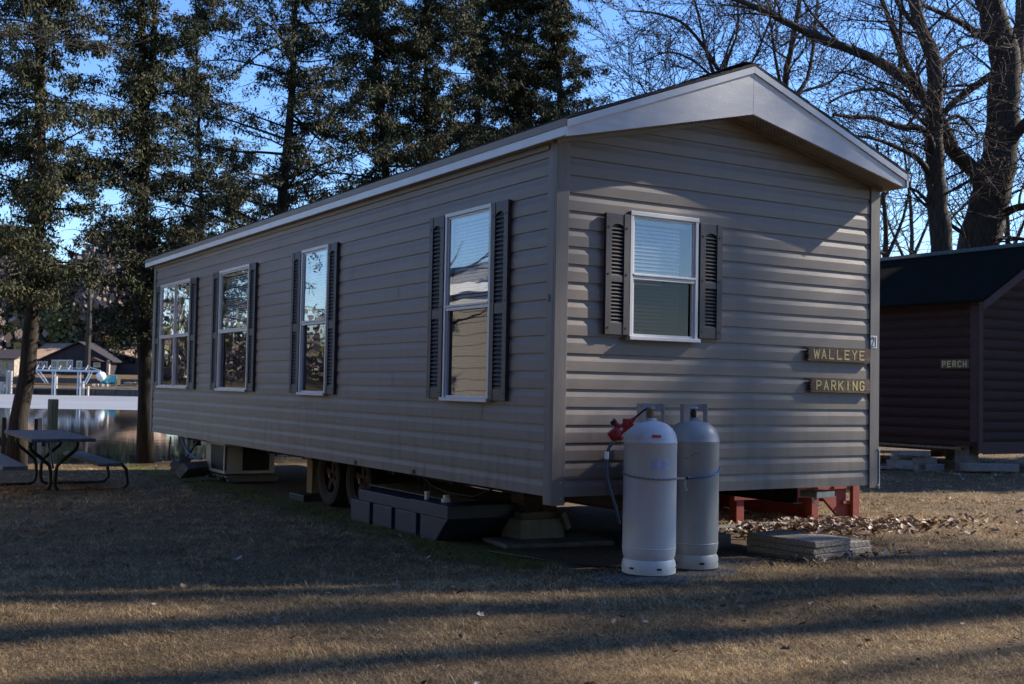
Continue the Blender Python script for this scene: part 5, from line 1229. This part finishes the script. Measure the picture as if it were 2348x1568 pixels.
# ------------------------------------------------------------------ grass and leaves
def land_ok(x, y):
    ok = shore(x, y) < -.05
    under = (x > .22+.12*np.sin(y*3)) & (x < 3.15) & (y > .05+.08*np.sin(x*5)) & (y < 11.3)
    grav = (((x-.86)/.78)**2+((y+.30-.12*(x-.86)/.72)/.33)**2) < 1
    grav &= nr.random(len(x)) < .93
    pav = (x > 2.24) & (x < 3.12) & (y > -.1) & (y < .48)
    return ok & ~under & ~grav & ~pav
def blades(N, vmin, vmax, umul, hmin, hmax, wmul):
    per = 9; nt_ = N//per
    v = vmin*(vmax/vmin)**nr.random(nt_); u = (nr.random(nt_)-.5)*2*umul*v
    x = CAM.x+u*rh[0]+v*fh[0]; y = CAM.y+u*rh[1]+v*fh[1]
    dens = .5+.5*np.sin(x*2.3+np.sin(y*3.1)*1.2)*np.sin(y*2.9+np.sin(x*2.7)*1.1)
    kk = nr.random(nt_) < .55+.45*dens; x, y, v = x[kk], y[kk], v[kk]; nt_ = len(x)
    ta = np.repeat(nr.uniform(0, 6.28, nt_), per); tt = np.repeat(nr.normal(0, .16, nt_), per)
    sp_ = np.repeat(.006+.0022*v, per); x = np.repeat(x, per)+nr.normal(0, 1, nt_*per)*sp_; y = np.repeat(y, per)+nr.normal(0, 1, nt_*per)*sp_; v = np.repeat(v, per)
    k0 = land_ok(x, y); ta, tt = ta[k0], tt[k0]
    x, y, v = x[k0], y[k0], v[k0]; n_ = len(x)
    tuft = (np.sin(x*5.1+y*3.3)*np.sin(y*6.2-x*2.1)+np.sin(x*13+1)*np.sin(y*11+2)*.6)
    h = (hmin+(hmax-hmin)*nr.random(n_)**1.6)*(1+.35*tuft); w = wmul*v*nr.uniform(.5, 1.1, n_)
    a = ta+nr.normal(0, .75, n_); lean = nr.uniform(.25, 2.0, n_)
    dx, dy = np.cos(a), np.sin(a); b = a+np.pi/2+nr.normal(0, .35, n_); wx, wy = np.cos(b)*w, np.sin(b)*w
    z = gheight(x, y)-.004
    l1 = h*lean; 
    P0 = np.stack([x-wx/2, y-wy/2, z], 1); P1 = np.stack([x+wx/2, y+wy/2, z], 1)
    m = np.stack([x+dx*l1*.45, y+dy*l1*.45, z+h*.7], 1)
    P3 = np.stack([x+dx*l1, y+dy*l1, z+h*nr.uniform(.35, 1.0, n_)], 1); P2 = P3+np.stack([wx*.35, wy*.35, wx*0], 1)
    V = np.stack([P0, P1, P2, P3], 1).reshape(-1, 3); F = np.arange(n_*4).reshape(-1, 4)
    base = np.array([[.37, .285, .180], [.45, .35, .225], [.30, .225, .14], [.20, .14, .082], [.24, .205, .10], [.53, .43, .29]])
    c = base[nr.choice(6, n_, p=[.3, .2, .22, .14, .08, .06])]
    patchn = .66+.50*(.5+.5*np.sin(x*1.3+np.sin(y*2.1)*1.5)*np.sin(y*1.7+np.sin(x*1.9)*1.3)); c = c*(patchn*np.clip(1+tt, .6, 1.5))[:, None]*nr.uniform(.7, 1.3, n_)[:, None]*np.array([1.05, .96, .82])
    # moss strip beside the home
    ms = (x > -.28+.12*np.sin(y*4)) & (x < .35) & (y > .3) & (y < 13); c[ms] = c[ms]*np.array([.42, .55, .20])
    c = np.concatenate([c, np.ones((n_, 1))], 1).repeat(4, 0)
    return V, F, c
Vs, Fs, Cs = [], [], []; off = 0
for args in ((620000, 2.9, 7.5, .52, .008, .034, .00042), (420000, 7.0, 15, .52, .010, .040, .00046), (110000, 14, 30, .52, .012, .045, .0006)):
    V, F, c = blades(*args); Vs.append(V); Fs.append(F+off); Cs.append(c); off += len(V)
tag(rawmesh('grass', np.concatenate(Vs), np.concatenate(Fs), 'blade', colors=np.concatenate(Cs)), 'short dry tan grass blades covering the lawn', 'grass', kind='stuff')
def leaves(pts, name, label, smin, smax, cols):
    mb = MB(); cl = []
    for x, y, z in pts:
        s = rng.uniform(smin, smax); a = rng.uniform(0, 6.28); R_ = Matrix.Rotation(a, 3, 'Z') @ Matrix.Rotation(rng.uniform(-.7, .7), 3, 'X') @ Matrix.Rotation(rng.uniform(-.7, .7), 3, 'Y')
        cu = rng.uniform(.1, .5)*s
        P = [(-1, 0, 0), (-.5, -.55, cu), (.1, -.35, cu*.6), (.3, -.7, cu), (.9, 0, cu*.3), (.4, .65, cu), (.1, .35, cu*.5), (-.5, .6, cu), (0, 0, 0)]
        mb.add([R_ @ Vector((p[0]*s, p[1]*s, p[2]))+Vector((x, y, z+s*.35)) for p in P], [(8, i, (i+1) % 8) for i in range(8)])
        c = rng.choice(cols); k = rng.uniform(.7, 1.2); cl += [(c[0]*k, c[1]*k, c[2]*k, 1)]*9
    mb.c = cl; return tag(mb.build(name, 'leaf', recalc=False), label, 'leaves', kind='stuff')
LC = [(.30, .22, .16), (.22, .14, .09), (.56, .47, .40), (.14, .08, .05), (.26, .19, .14)]
pts = []
for i in range(1100):
    x = rng.gauss(4.0, .7); y = 1.25+rng.gauss(0, .24)
    if x < 2.2 or y < .5: continue
    pts.append((x, y, GZ+rng.uniform(0, .05)*math.exp(-((x-3.9)/1.0)**2)))
for i in range(90): pts.append((rng.uniform(3.6, 7.5), rng.uniform(.2, 1.6), GZ+.01))
leaves(pts, 'leaf_pile', 'drift of dry curled leaves in front of the red steps', .022, .05, LC)
pts = []
for i in range(230):
    v = rng.uniform(3.5, 16); u = rng.uniform(-.1, .5)*v; x = CAM.x+u*rh[0]+v*fh[0]; y = CAM.y+u*rh[1]+v*fh[1]
    if not (.1 < x < 3.2 and y > -.1) and y < 13: pts.append((x, y, GZ+.012))
for i in range(120): pts.append((rng.uniform(7, 13), rng.uniform(1.5, 6), GZ+.01))
for i in range(60): pts.append((rng.uniform(1.9, 3.3), rng.uniform(-.42, -.12), GZ+.02))
for i in range(25): pts.append((rng.uniform(-4, -.3), rng.uniform(-3, 3), GZ+.012))
leaves(pts, 'fallen_leaves', 'scattered brown leaves lying on the dry lawn', .015, .035, LC+[(.14, .09, .06), (.16, .10, .07)])
